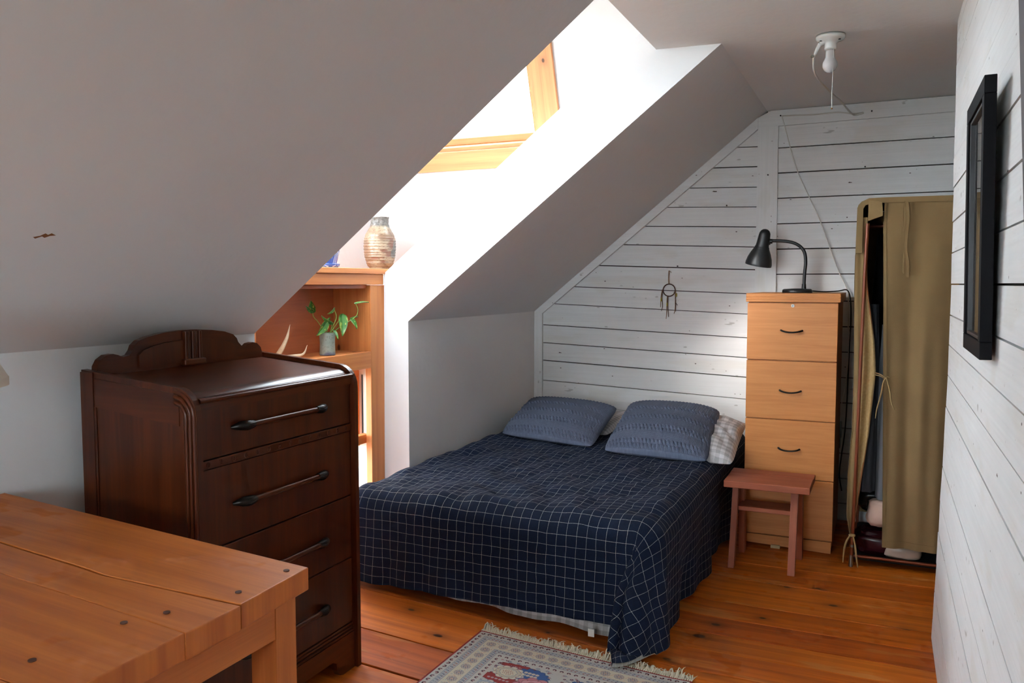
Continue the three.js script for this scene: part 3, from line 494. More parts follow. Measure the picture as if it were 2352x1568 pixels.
// ------------------------------------------------------------------ work table
{
  const X1 = -1.135, ty = (x) => 0.78 + 0.06 * (X1 - x);
  const t = thing('table', 'sturdy amber pine table with thick plank top in the foreground', 'table', [-1.62, floorY(-1.62), -0.95]);
  const P = (g) => g.translate(1.62, -floorY(-1.62), 0.95), r = rand(33);
  const shear = new THREE.Matrix4().set(1, 0, 0, 0, -0.06, 1, 0, 0.78 - 0.06 * 1.135, 0, 0, 1, 0, 0, 0, 0, 1);
  const edges = [[[-2.14, -1.432], [X1, -1.432]], [[-2.14, -1.2], [-1.673, -1.185], [-1.54, -1.182], [-1.458, -1.176], [-1.3, -1.19], [-1.122, -1.207]], [[-2.14, -1.08], [-1.635, -1.077], [-1.257, -1.07], [-1.122, -1.066]], [[-2.14, -0.8], [-1.12, -0.81]], [[-2.14, -0.5], [-1.12, -0.5]]];
  for (let i = 0; i < 4; i++) {
    const gp = [0.003, 0.003, 0.0006, 0.001][i], gn = [0.003, 0.0006, 0.001, 0.001][i], back = edges[i].map(([x, z]) => [x, z + (i ? gp : 0)]), front = edges[i + 1].map(([x, z]) => [x, z - gn]), jx = [0, 0.004, 0.002, 0.004][i];
    const poly = [...front.map(([x, z]) => [x > -1.2 ? x + jx : x, -z]), ...back.reverse().map(([x, z]) => [x > -1.2 ? x + jx : x, -z])];
    const g = new THREE.ExtrudeGeometry(new THREE.Shape(poly.map((p) => new THREE.Vector2(...p))), { depth: 0.045, bevelEnabled: true, bevelSize: 0.002, bevelOffset: -0.002, bevelThickness: 0.003, bevelSegments: 3, steps: 1 });
    g.rotateX(-Math.PI / 2); g.translate(0, -0.048, 0);
    const m = metric(g, 'x', [r() * 2 + 0.3, 0.1 * i]); m.applyMatrix4(shear);
    part('plank', P(m), tableWood, t);
  }
  const apr = (x0, z0, x1, z1, g) => part('apron', P(prism([[x0, 0], [x1, 0], [x1, -0.085], [x0, -0.085]], (x, y, s) => [x, ty(x) - 0.053 + y, s ? z1 : z0], g)), tableWood2, t);
  apr(-1.185, -1.36, -1.162, -0.56, 'z'); apr(-2.06, -1.405, -1.2, -1.382, 'x'); apr(-2.06, -0.55, -1.2, -0.527, 'x'); apr(-2.1, -1.36, -2.078, -0.56, 'z');
  for (const x of [-1.16, -2.1]) for (const z of [-1.418, -0.58]) { const a = x > -2 ? x - 0.068 : x, b = a + 0.068; part('leg', P(prismY([[a, z], [b, z], [b, z + 0.065], [a, z + 0.065]], floorY((a + b) / 2), ty((a + b) / 2) - 0.054, 'y', [x, z])), tableWood2, t); }
  const pegs = [[-1.16, -1.39], [-1.165, -1.25], [-1.21, -1.11], [-1.24, -1.04], [-1.25, -0.87]];
  for (const [x, z] of pegs) { const c = new THREE.CylinderGeometry(0.0065, 0.0065, 0.004, 12); c.translate(x, ty(x) + 0.0003, z); part('peg', P(c), std({ name: 'dark_peg', color: new THREE.Color(0x4a2412), roughness: 0.7 }), t); }
}
{ // lamp at the left edge, only the corner of its shade in view
  const X = -1.878, Z = -1.108, y = 0.785 + 0.06 * (-1.135 - X), l = thing('table_lamp', 'table lamp with cream shade at the left edge of the picture', 'lamp', [X, y, Z]);
  const sh = new THREE.LatheGeometry([[0.142, 0.345], [0.142, 0.362], [0.14, 0.364], [0.078, 0.48], [0.074, 0.48], [0.134, 0.362], [0.138, 0.345], [0.142, 0.345]].map((p) => new THREE.Vector2(...p)), 48);
  part('shade', sh, std({ name: 'cream_shade', color: new THREE.Color(0xe9e4d8), roughness: 0.9, side: THREE.DoubleSide }), l);
  part('base', new THREE.LatheGeometry([[0, 0.001], [0.07, 0.001], [0.075, 0.015], [0.04, 0.03], [0.022, 0.08], [0.04, 0.16], [0.03, 0.25], [0.012, 0.3], [0.012, 0.4], [0, 0.4]].map((p) => new THREE.Vector2(...p)), 32), porcelain, l);
  part('bulb', new THREE.SphereGeometry(0.028, 16, 12).translate(0, 0.43, 0), porcelain, l);
  part('shade_ring', join([new THREE.TorusGeometry(0.076, 0.002, 6, 32).rotateX(Math.PI / 2).translate(0, 0.478, 0), box(-0.076, 0.476, -0.002, 0.076, 0.479, 0.002, 0)]), steel, l);
}

// ------------------------------------------------------------------ filing cabinet, lamp on it, blocks under it
{
  const c = thing('filing_cabinet', 'tall four drawer honey beech filing cabinet beside the bed', 'cabinet', [-0.43, 0, -4.8]);
  const P = (g) => g.translate(0.43, 0, 4.8);
  part('carcass', P(box(-0.652, 0.03, -5.12, -0.21, 1.306, -4.52, 0.002, 'y')), beech, c);
  const top = part('top', P(box(-0.662, 1.306, -5.13, -0.196, 1.352, -4.492, 0.003, 'x')), beech, c);
  for (const y of [1.322, 1.336]) part('groove_strip', P(box(-0.663, y - 0.0045, -4.5, -0.195, y + 0.0045, -4.489, 0.003, 'x', [0, y])), beech, top);
  [[1.3, 1.003], [0.998, 0.692], [0.687, 0.383], [0.378, 0.068]].forEach(([y1, y0], i) => {
    const dr = part('drawer', P(box(-0.655, y0, -4.52, -0.207, y1, -4.5, 0.002, 'x', [i * 0.37, i * 0.21])), beech, c), y = [1.155, 0.84, 0.534, 0.23][i], pts = [];
    for (let k = 0; k <= 10; k++) { const s = k / 5 - 1; pts.push([-0.43 + s * 0.053, y + 0.004 - 0.009 * (1 - s * s), -4.499 + 0.024 * Math.sqrt(Math.max(0, 1 - Math.pow(Math.abs(s), 3)))]); }
    part('handle', P(taper(pts, [0.0055, 0.0045, 0.0042, 0.0045, 0.0055], 24, 8)), blackIron, dr, 'dark bow handle');
    if (!i) { const l = new THREE.CylinderGeometry(0.0085, 0.0085, 0.006, 20); l.rotateX(Math.PI / 2); l.translate(-0.427, 1.287, -4.498); const s = part('lock', P(l), steel, dr); part('key_slot', P(box(-0.4285, 1.283, -4.496, -0.4255, 1.291, -4.4945, 0)), blackPlastic, dr); }
  });
  part('plinth', P(prismZ([[-0.655, 0.018], [-0.212, 0.004], [-0.212, 0.064], [-0.655, 0.064]], -4.53, -4.496, 'x')), beech, c);
}
{
  const wmat = std({ name: 'pale_wood_block', map: wood(128, 64, 0.3, 0.1, { a: 0xdcc49c, b: 0xc4a878, s: 77 }), roughness: 0.8 });
  solo('wood_block', box(-0.51, 0.0, -4.54, -0.463, 0.018, -4.485, 0.002), wmat, 'small pale wooden block levelling the filing cabinet', 'block');
}
let deskLamp;
{
  const l = deskLamp = thing('desk_lamp', 'black gooseneck desk lamp standing on the filing cabinet', 'lamp', [-0.43, 1.352, -4.75]);
  part('base', new THREE.LatheGeometry([[0, 0], [0.077, 0], [0.079, 0.004], [0.077, 0.016], [0.07, 0.021], [0.02, 0.024], [0, 0.024]].map((p) => new THREE.Vector2(...p)), 48), blackPlastic, l);
  part('neck', tube([[0.034, 0.02, 0], [0.036, 0.1, 0], [0.04, 0.17, 0], [0.03, 0.225, 0], [-0.005, 0.262, 0], [-0.06, 0.28, 0], [-0.15, 0.286, 0]], 0.0088, 60, 14), blackPlastic, l);
  part('neck_collar', new THREE.CylinderGeometry(0.011, 0.0125, 0.03, 16).translate(0.034, 0.033, 0), blackPlastic, l);
  const prof = [[0.0005, 0.202], [0.012, 0.2], [0.022, 0.193], [0.029, 0.18], [0.031, 0.165], [0.034, 0.12], [0.036, 0.106], [0.039, 0.103], [0.04, 0.097], [0.043, 0.09], [0.055, 0.066], [0.065, 0.04], [0.071, 0.012], [0.071, 0], [0.069, 0], [0.063, 0.038], [0.05, 0.07], [0.036, 0.09], [0.0005, 0.092]];
  const head = part('shade', new THREE.LatheGeometry(prof.map((p) => new THREE.Vector2(...p)), 48).rotateZ(-0.2).rotateX(0.12).translate(-0.2085, 0.152, 0.002), blackPlastic, l);
  part('swivel', join([new THREE.CylinderGeometry(0.013, 0.013, 0.024, 20).rotateZ(Math.PI / 2).translate(-0.148, 0.282, 0.004), new THREE.CylinderGeometry(0.018, 0.018, 0.01, 20).rotateZ(Math.PI / 2).translate(-0.152, 0.28, 0.004)]), blackPlastic, head);
  part('bulb', new THREE.SphereGeometry(0.026, 20, 14).translate(-0.205, 0.195, 0), porcelain, head);
}
part('cord', tube([[-0.352, 1.362, -4.78], [-0.3, 1.357, -4.9], [-0.235, 1.36, -5.0], [-0.19, 1.364, -5.12], [-0.172, 1.3, -5.155], [-0.168, 1.18, -5.155], [-0.172, 1.04, -5.15], [-0.18, 0.6, -5.16], [-0.2, 0.38, -5.15], [-0.206, 0.28, -5.15], [-0.19, 0.2, -5.1]], 0.0035, 90, 6).translate(0.43, -1.352, 4.75), std({ name: 'black_flex', color: new THREE.Color(0x1a1a1a) }), deskLamp);
solo('extension_cord', tube([[-0.578, 2.391, -5.17], [-0.564, 2.34, -5.176], [-0.485, 2.068, -5.18], [-0.358, 1.785, -5.18], [-0.256, 1.506, -5.175], [-0.192, 1.362, -5.16], [-0.184, 1.3, -5.15], [-0.182, 1.16, -5.15], [-0.174, 1.11, -5.15], [-0.178, 0.93, -5.15], [-0.188, 0.79, -5.15], [-0.205, 0.7, -5.15], [-0.21, 0.6, -5.15]], 0.0034, 120, 6), std({ name: 'white_flex', color: new THREE.Color(0xe4e2dc) }), 'white cord hanging in a curve from the ceiling corner to behind the cabinet', 'cord');
solo('cord_connector', join([box(-0.222, 0.5, -5.165, -0.2, 0.6, -5.14, 0.006, 'y'), box(-0.216, 0.44, -5.16, -0.205, 0.5, -5.145, 0.004, 'y')]), std({ name: 'grey_plastic', color: new THREE.Color(0x8e8e8a) }), 'grey plug connector hanging behind the filing cabinet', 'plug');

// ------------------------------------------------------------------ step stool
{
  const s = thing('step_stool', 'small red stained wooden step stool in front of the filing cabinet', 'stool', [-0.5, 0, -4.27]);
  const P = (g) => g.translate(0.5, 0, 4.27);
  part('seat_board', P(box(-0.697, 0.396, -4.315, -0.292, 0.43, -4.105, 0.004, 'x')), redwood, s);
  part('seat_board', P(box(-0.699, 0.399, -4.42, -0.29, 0.43, -4.318, 0.004, 'x', [0.3, 0.2])), redwood, s);
  for (const [x0, x1] of [[-0.665, -0.637], [-0.385, -0.352]]) {
    part('front_leg', P(prismX([[-4.235, 0.397], [-4.19, 0.397], [-4.085, 0.0], [-4.125, 0.0]], x0, x1, 'y')), redwood, s);
    part('rear_leg', P(prismX([[-4.36, 0.397], [-4.3, 0.397], [-4.345, 0.0], [-4.41, 0.0]], x0 + 0.012, x1 + 0.012, 'y')), redwood, s);
  }
  part('step_board', P(box(-0.637, 0.262, -4.35, -0.385, 0.284, -4.2, 0.003, 'x', [0.5, 0.1])), redwood, s);
}

// ------------------------------------------------------------------ canvas wardrobe and what it holds
const canvasMap = tex(512, 512, 0.5, 0.5, (u, v) => { const w = 0.5 + 0.25 * Math.sin(u * 6.2832 * 110) + 0.25 * Math.sin(v * 6.2832 * 110), t = fbm(u, v, 8, 8, 3, 5); return mix3(hex(0x7c6340), hex(0x94794f), clamp(0.3 + 0.12 * w + 0.3 * t, 0, 1)); });
const canvas = std({ name: 'tan_cotton_canvas', map: canvasMap, roughness: 0.95, side: THREE.DoubleSide, bumpMap: clothBump, bumpScale: 0.0008 });
const canvasLight = std({ name: 'tan_canvas_lining', map: tex(256, 256, 0.5, 0.5, (u, v) => mix3(hex(0x9d8052), hex(0xb09468), fbm(u, v, 60, 60, 2, 6))), roughness: 0.95, side: THREE.DoubleSide });
{
  const w = thing('wardrobe', 'tall tan canvas wardrobe with tied front flap against the back wall', 'wardrobe', [0.3, 0, -4.65]);
  const P = (g) => g.translate(-0.3, 0, 4.65), ZF = -4.36, ZR = -5.06, XR = 0.82;
  const fold = (x, y) => 0.012 * Math.sin(x * 34 + 1.2 * Math.sin(y * 1.7)) * sm((1.78 - y) / 0.5) + 0.006 * Math.sin(x * 71 + 2) * sm((1.6 - y) / 0.8);
  // front panel right of the opening; its free edge is nearly straight
  const edgeX = (y) => (y > 1.697 ? -0.008 : lerp(0.031, -0.008, Math.pow(clamp((y - 0.12) / 1.577, 0, 1), 1.25)));
  part('front_panel', P(sheet(90, 60, (u, v) => { const y = lerp(0.12, 1.79, v), x = lerp(edgeX(y), XR, u); return [x, y, ZF + fold(x, y) + 0.004]; }, 0.003, (u, v) => [u * 0.8, v * 1.7])), canvas, w);
  part('panel_hem', P(sheet(60, 1, (u, v) => { const x = lerp(edgeX(0.12) - 0.002, XR, u), y = lerp(0.116, 0.15, v); return [x, y, ZF + fold(x, 0.13) + 0.007]; }, 0.003, (u, v) => [u * 0.8, v * 0.03])), canvas, w);
  part('edge_binding', P(sheet(1, 50, (u, v) => { const y = lerp(0.117, 1.697, v), x = edgeX(y) + lerp(-0.003, 0.011, u); return [x, y, ZF + fold(x, y) + 0.0075]; }, 0.003, (u, v) => [u * 0.02, v * 1.6])), canvas, w);
  // top with rounded left shoulder, sides, back
  const cap = [[-0.13, 1.55], [-0.127, 1.765], [-0.122, 1.78], [-0.108, 1.796], [-0.075, 1.811], [-0.013, 1.812], [XR, 1.806], [XR, 1.779], [-0.01, 1.786], [-0.06, 1.786], [-0.09, 1.778], [-0.1, 1.762], [-0.1, 1.55]];
  part('top_band', P(prismZ(cap, ZF - 0.012, ZF + 0.012, 'x')), canvas, w);
  part('top', P(prismZ([[-0.125, 1.765], [-0.108, 1.794], [-0.075, 1.809], [XR, 1.804], [XR, 1.8], [-0.075, 1.804], [-0.105, 1.788], [-0.121, 1.765]], ZR, ZF, 'z')), canvas, w);
  const outer = (y) => { const t = [[1.56, -0.13], [1.394, -0.13], [1.195, -0.127], [0.893, -0.123], [0.665, -0.124], [0.446, -0.137], [0.252, -0.138], [0.16, -0.122], [0.13, -0.114]]; for (let i = 0; i < t.length - 1; i++) if (y <= t[i][0] && y >= t[i + 1][0]) return lerp(t[i][1], t[i + 1][1], (t[i][0] - y) / (t[i][0] - t[i + 1][0])); return -0.127; };
  const poleX = (y) => lerp(-0.108, -0.082, clamp(y / 1.66, 0, 1));
  part('side_strip', P(sheet(10, 60, (u, v) => { const y = lerp(0.14, 1.72, v), x = lerp(outer(y), poleX(y) + 0.002, u); return [x, y, ZF - 0.018 * (1 - u) + 0.006 * Math.sin(u * 6 + y * 5)]; }, 0.003, (u, v) => [u * 0.06, v * 1.6])), canvas, w);
  part('side', P(sheet(20, 40, (u, v) => { const y = lerp(0.2, 1.77, v), z = lerp(ZR, ZF - 0.02, u); return [(outer(y) + 0.002) + 0.004 * Math.sin(z * 20 + y * 3), y, z]; }, 0.003, (u, v) => [u * 0.7, v * 1.6])), canvas, w);
  part('back', P(box(-0.12, 0.1, ZR - 0.004, XR, 1.8, ZR, 0)), canvas, w);
  part('side', P(box(XR - 0.004, 0.12, ZR, XR, 1.8, ZF, 0)), canvas, w);
  // pulled-in flap: from the pole to the tied edge
  const fe = [[1.69, -0.079], [1.5, -0.078], [1.394, -0.072], [1.27, -0.054], [1.122, -0.033], [0.973, -0.022], [0.835, -0.033], [0.67, -0.045], [0.478, -0.068], [0.297, -0.088], [0.2, -0.1]];
  const flapX = (y) => { for (let i = 0; i < fe.length - 1; i++) if (y <= fe[i][0] && y >= fe[i + 1][0]) return lerp(fe[i][1], fe[i + 1][1], (fe[i][0] - y) / (fe[i][0] - fe[i + 1][0])); return -0.1; };
  part('side_flap', P(sheet(16, 60, (u, v) => { const y = lerp(0.22, 1.69, v), x = lerp(poleX(y), flapX(y), u), wd = flapX(y) - poleX(y); return [x, y, ZF + 0.002 + 0.012 * Math.sin(u * 9) * clamp(wd / 0.06, 0, 1)]; }, 0.0035, (u, v) => [u * 0.07, v * 1.5])), canvasLight, w);
  part('flap_binding', P(tube([...Array(22).keys()].map((k) => { const y = lerp(1.62, 0.25, k / 21); return [flapX(y) - 0.004, y, ZF + 0.006]; }), 0.004, 60, 6)), std({ name: 'brown_binding', color: new THREE.Color(0x8a5a34), roughness: 0.9 }), w);
  part('corner_flap', P(prism([[-0.078, 1.803], [-0.018, 1.79], [-0.013, 1.724], [-0.03, 1.718], [-0.078, 1.702]], (x, y, s) => [x, y, ZF + 0.012 + 0.016 * sm((x + 0.078) / 0.06) + (s ? 0.004 : 0)], 'y')), canvas, w);
  const strap = [[0.086, 1.79], [0.094, 1.72], [0.09, 1.636], [0.087, 1.564], [0.099, 1.5], [0.1, 1.432]];
  part('roll_strap', P(sheet(1, 40, (u, v) => { const c = new THREE.CatmullRomCurve3(strap.map(([x, y]) => V([x, y, 0]))).getPoint(v); return [c.x + lerp(-0.0075, 0.0075, u), c.y, ZF + 0.026 + 0.006 * Math.sin(v * 9)]; }, 0.003, (u, v) => [u * 0.015, v * 0.36])), canvas, w);
  part('roll_strap', P(sheet(1, 30, (u, v) => [0.083 + lerp(-0.005, 0.005, u) - 0.004 * Math.sin(v * 9), lerp(1.79, 1.45, v), ZF + 0.02], 0.003, (u, v) => [u * 0.012, v * 0.33])), canvas, w);
  const tm = canvasLight, tie = (n, pts, r) => part(n, P(taper(pts.map(([x, y]) => [x, y, ZF + 0.022]), r, 24, 6)), tm, w);
  tie('tie', [[-0.024, 0.972], [-0.005, 0.966], [0.012, 0.956], [0.025, 0.948]], [0.003, 0.0028, 0.003]); tie('tie', [[-0.024, 0.962], [-0.003, 0.957], [0.015, 0.949], [0.03, 0.955], [0.037, 0.953]], [0.0028, 0.0025, 0.002]);
  tie('tie', [[0.022, 0.95], [0.012, 0.93], [0.004, 0.874], [-0.013, 0.798], [-0.019, 0.75]], [0.0035, 0.0045, 0.0035, 0.002]); tie('tie', [[0.025, 0.948], [0.041, 0.889], [0.049, 0.835], [0.063, 0.797]], [0.003, 0.0045, 0.002]);
  tie('tie', [[-0.108, 0.165], [-0.122, 0.15], [-0.138, 0.11], [-0.145, 0.05], [-0.146, 0.02]], [0.004, 0.0055, 0.0045, 0.002]); tie('tie', [[-0.105, 0.16], [-0.094, 0.12], [-0.086, 0.06], [-0.078, 0.004]], [0.004, 0.0055, 0.003]);
  part('tie_knot', P(new THREE.SphereGeometry(0.014, 14, 10).scale(1.2, 0.7, 0.9).translate(-0.108, 0.16, ZF + 0.016)), tm, w);
  const pole = std({ name: 'copper_brown_tube', color: new THREE.Color(0x7a3a1e), roughness: 0.35, metalness: 0.25 });
  const pl = part('pole', P(tube([[-0.079, 1.69, ZF + 0.006], [-0.084, 1.5, ZF + 0.008], [-0.09, 1.145, ZF + 0.01], [-0.097, 0.641, ZF + 0.01], [-0.106, 0.16, ZF + 0.012], [-0.111, 0.003, ZF + 0.02]], 0.0085, 50, 12)), pole, w, 'copper brown tube pole');
  part('pole_sleeve', P(tube([[-0.1095, 0.06, ZF + 0.016], [-0.111, 0.003, ZF + 0.02]], 0.0098, 4, 12)), steel, pl); part('pole_sleeve', P(tube([[-0.1075, 0.112, ZF + 0.013], [-0.108, 0.1, ZF + 0.0135]], 0.0095, 2, 12)), steel, pl);
  part('bottom_rail', P(tube([[-0.1, 0.05, ZF - 0.01], [XR, 0.052, ZF - 0.01]], 0.0075, 2, 10)), pole, w);
  part('pole', P(tube([[XR - 0.02, 0.003, ZF + 0.006], [XR - 0.02, 1.79, ZF + 0.006]], 0.0085, 2, 10)), pole, w); part('pole', P(tube([[-0.1, 0.003, ZR + 0.02], [-0.1, 1.76, ZR + 0.02]], 0.0085, 2, 10)), pole, w);
  part('hanging_rail', P(tube([[-0.1, 1.7, -4.72], [XR, 1.7, -4.72]], 0.01, 2, 10)), pole, w);
  part('floor_panel', P(box(-0.1, 0.03, ZR + 0.01, XR - 0.01, 0.042, ZF - 0.02, 0.001)), std({ name: 'black_canvas_floor', color: new THREE.Color(0x1a1715), roughness: 0.95 }), w);
}
const hang = (x0, x1, y0, y1, z, n, amp, dep) => sheet(60, 30, (u, v) => { const a = u * Math.PI * 2, nar = lerp(0.8, 1, sm((1 - v) * 3)), c = Math.cos(a), s = Math.sin(a), f = 1 + amp * Math.sin(a * n + v * 2); return [(x0 + x1) / 2 + ((x1 - x0) / 2) * nar * c * f, lerp(y0, y1, v), z + (dep / 2) * nar * s * f]; }, 0, (u, v) => [u * 0.9, v * (y1 - y0)]);
const flip = (g) => { const ix = g.index.array; for (let k = 0; k < ix.length; k += 3) [ix[k + 1], ix[k + 2]] = [ix[k + 2], ix[k + 1]]; g.computeVertexNormals(); return g; };
solo('garment_bag', hang(-0.06, 0.12, 0.5, 1.66, -4.8, 5, 0.05, 0.3), phys({ name: 'black_vinyl', color: new THREE.Color(0x0d0d0f), roughness: 0.4, side: THREE.DoubleSide, bumpMap: plasterBump, bumpScale: 0.004 }), 'black garment bag hanging inside the open wardrobe front', 'garment bag');
solo('hanging_coat', hang(-0.09, -0.012, 0.37, 1.3, -4.46, 7, 0.08, 0.13), std({ name: 'charcoal_wool', color: new THREE.Color(0x45464c), roughness: 0.98, side: THREE.DoubleSide, bumpMap: clothBump, bumpScale: 0.0015 }), 'charcoal coat hanging low in the wardrobe opening', 'coat');
solo('hanging_coat', hang(-0.008, 0.085, 0.335, 1.2, -4.46, 6, 0.09, 0.13), std({ name: 'grey_wool', color: new THREE.Color(0x8a8c93), roughness: 0.98, side: THREE.DoubleSide, bumpMap: clothBump, bumpScale: 0.0015 }), 'mid grey coat hanging right of the charcoal one in the wardrobe', 'coat');
const bag = (x, y, z, a, b, c, seed, amt = 0.16) => { const g = new THREE.SphereGeometry(1, 40, 28), p = g.attributes.position; for (let i = 0; i < p.count; i++) { const v = new THREE.Vector3().fromBufferAttribute(p, i), sq = (t) => Math.sign(t) * Math.pow(Math.abs(t), 0.62), n = 1 + amt * (fbm((Math.atan2(v.z, v.x) / 6.2832 + 0.5) % 1, v.y * 0.5 + 0.5, 7, 5, 3, seed) - 0.5) * (1 - Math.pow(Math.abs(v.y), 6)); p.setXYZ(i, sq(v.x) * a * n + x, sq(v.y) * b * n + y, sq(v.z) * c * n + z); } g.computeVertexNormals(); return g; };
solo('folded_blanket', bag(0.032, 0.262, -4.455, 0.075, 0.068, 0.07, 3, 0.5), std({ name: 'pale_pink_fleece', color: new THREE.Color(0xd9b8a6), roughness: 0.98 }), 'pale pink cloth bundle lying low in the wardrobe opening', 'blanket');
solo('plastic_bag', bag(-0.01, 0.29, -4.63, 0.085, 0.06, 0.09, 8, 0.5), phys({ name: 'black_plastic_film', color: new THREE.Color(0x1c1e1c), roughness: 0.25 }), 'shiny black plastic bag beneath the hanging coats', 'bag');
solo('plastic_bag', bag(0.0, 0.105, -4.5, 0.095, 0.062, 0.09, 12, 0.4), phys({ name: 'maroon_plastic_film', color: new THREE.Color(0x2c0a14), roughness: 0.25 }), 'maroon plastic bag on the wardrobe floor behind the pole', 'bag');
solo('plastic_bag', bag(0.118, 0.082, -4.46, 0.085, 0.038, 0.07, 15, 0.2), phys({ name: 'clear_bag_of_linen', color: new THREE.Color(0xb9a595), roughness: 0.3 }), 'clear plastic bag of pale linen showing under the wardrobe hem', 'bag');

// ------------------------------------------------------------------ rug
{
  const W = 0.82, Lr = 1.32, cv = document.createElement('canvas'); cv.width = 1024; cv.height = 1648;
  const c = cv.getContext('2d'), S = 1024 / W, r = rand(3), X = (m) => m * S;
  const dot = (x, y, a, b, col, rot = 0) => { c.fillStyle = col; c.beginPath(); c.ellipse(X(x), X(y), X(a), X(b), rot, 0, 7); c.fill(); };
  c.fillStyle = '#c3bdb2'; c.fillRect(0, 0, 1024, 1648);
  const ring = (d0, d1, col) => { c.strokeStyle = col; c.lineWidth = X(d1 - d0); const m = (d0 + d1) / 2; c.strokeRect(X(m), X(m), X(W - 2 * m), X(Lr - 2 * m)); };
  ring(0, 0.007, '#8c2a26'); ring(0.007, 0.036, '#bfbab3'); ring(0.036, 0.06, '#b2b0b0'); ring(0.06, 0.116, '#cdc3ad'); ring(0.116, 0.14, '#b0aeae'); ring(0.14, 0.172, '#c2bdb5');
  const along = (d, step, fn) => { const nx = Math.round((W - 2 * d) / step), ny = Math.round((Lr - 2 * d) / step); for (let i = 0; i <= nx; i++) { const x = d + ((W - 2 * d) * i) / nx; fn(x, d, 0); fn(x, Lr - d, Math.PI); } for (let i = 1; i < ny; i++) { const y = d + ((Lr - 2 * d) * i) / ny; fn(d, y, -Math.PI / 2); fn(W - d, y, Math.PI / 2); } };
  const put = (x, y, q, f) => { c.save(); c.translate(X(x), X(y)); c.rotate(q); f(); c.restore(); };
  const hook = (x, y, q, s) => put(x, y, q, () => { c.lineCap = 'round'; c.strokeStyle = '#571a26'; c.lineWidth = X(0.0042 * s); c.beginPath(); c.arc(0, 0, X(0.0052 * s), 2.7, 6.5); c.stroke(); c.strokeStyle = '#2e2f40'; c.lineWidth = X(0.002 * s); c.beginPath(); c.arc(0, X(0.001), X(0.0078 * s), 3.6, 5.0); c.stroke(); dot(0, 0.001, 0.0022 * s, 0.0022 * s, '#b98f84'); });
  along(0.0215, 0.027, (x, y, q) => { hook(x, y, q + (r() < 0.5 ? 0.35 : -0.35) + (r() < 0.3 ? 3.1 : 0), 1.05); dot(x + (q ? 0 : 0.0135), y + (q ? 0.0135 : 0), 0.0016, 0.0016, '#8d8f9a'); });
  for (const d of [0.048, 0.128]) { let z = 0; along(d, 0.0148, (x, y, q) => put(x, y, q + (z++ % 2 ? 0.75 : -0.75), () => { const v = ['#4c5c80', '#8f5a58', '#3f4766', '#7f8698'][Math.floor(r() * 4)]; dot(0, 0, 0.0072, 0.0028, v); dot(0.001, 0, 0.0042, 0.0012, '#cfc9bd'); dot(-0.0045, 0.0042, 0.0022, 0.0016, '#a86e62'); dot(0.0045, -0.0042, 0.0022, 0.0016, '#55607a'); })); }
  for (const d of [0.0365, 0.0585, 0.1165, 0.1385]) ring(d, d + 0.0011, '#666b7e');
  // vine, rosettes and leaves of the main border
  along(0.088, 0.0115, (x, y, q) => put(x, y, q, () => { c.strokeStyle = '#c9987f'; c.lineWidth = X(0.0016); c.beginPath(); c.moveTo(-X(0.006), X(0.012 * Math.sin((x + y) * 130))); c.lineTo(X(0.006), X(0.012 * Math.sin((x + y + 0.012) * 130))); c.stroke(); }));
  along(0.088, 0.0105, (x, y, q) => put(x, y, q, () => { for (let j = 0; j < 2; j++) dot((r() - 0.5) * 0.012, (r() - 0.5) * 0.044, 0.0032, 0.0016, ['#c99c86', '#a7b0b6', '#8d98a8', '#d8b8a0'][Math.floor(r() * 4)], r() * 3); }));
  let k = 0; const rose = (x, y, R, a, b, m) => { for (let j = 0; j < 8; j++) { const g = j * 0.785, px = x + R * 0.66 * Math.cos(g), py = y + R * 0.66 * Math.sin(g); dot(px, py, R * 0.34, R * 0.24, a, g); dot(px, py, R * 0.2, R * 0.12, b, g); } for (let j = 0; j < 8; j++) dot(x + R * 0.98 * Math.cos(j * 0.785 + 0.39), y + R * 0.98 * Math.sin(j * 0.785 + 0.39), R * 0.1, R * 0.1, a); dot(x, y, R * 0.4, R * 0.4, a); dot(x, y, R * 0.3, R * 0.3, b); dot(x, y, R * 0.14, R * 0.14, m); };
  along(0.088, 0.05, (x, y) => (k++ % 2 ? rose(x, y, 0.0185, '#71809a', '#c2c6c8', '#8a4a48') : rose(x, y, 0.0175, '#7c7480', '#d6c6b0', '#9a5a52')));
  along(0.157, 0.026, (x, y, q) => hook(x, y, q + (r() - 0.5), 0.95));
  c.save(); c.beginPath(); c.rect(X(0.172), X(0.172), X(W - 0.344), X(Lr - 0.344)); c.clip();
  c.fillStyle = '#bfbbb5'; c.fillRect(0, 0, 1024, 1648);
  const scallop = (x, y, rx, ry, n, col, line, dp = 0.1) => { c.beginPath(); for (let t = 0; t <= 360; t++) { const a = (t / 360) * 6.2832, m = 1 + dp * Math.abs(Math.sin((a * n) / 2)) + 0.04 * Math.sin(a * 3 + x * 40); c.lineTo(X(x + rx * m * Math.cos(a)), X(y + ry * m * Math.sin(a))); } c.fillStyle = col; c.fill(); if (line) { c.strokeStyle = line; c.lineWidth = 2.5; c.stroke(); } };
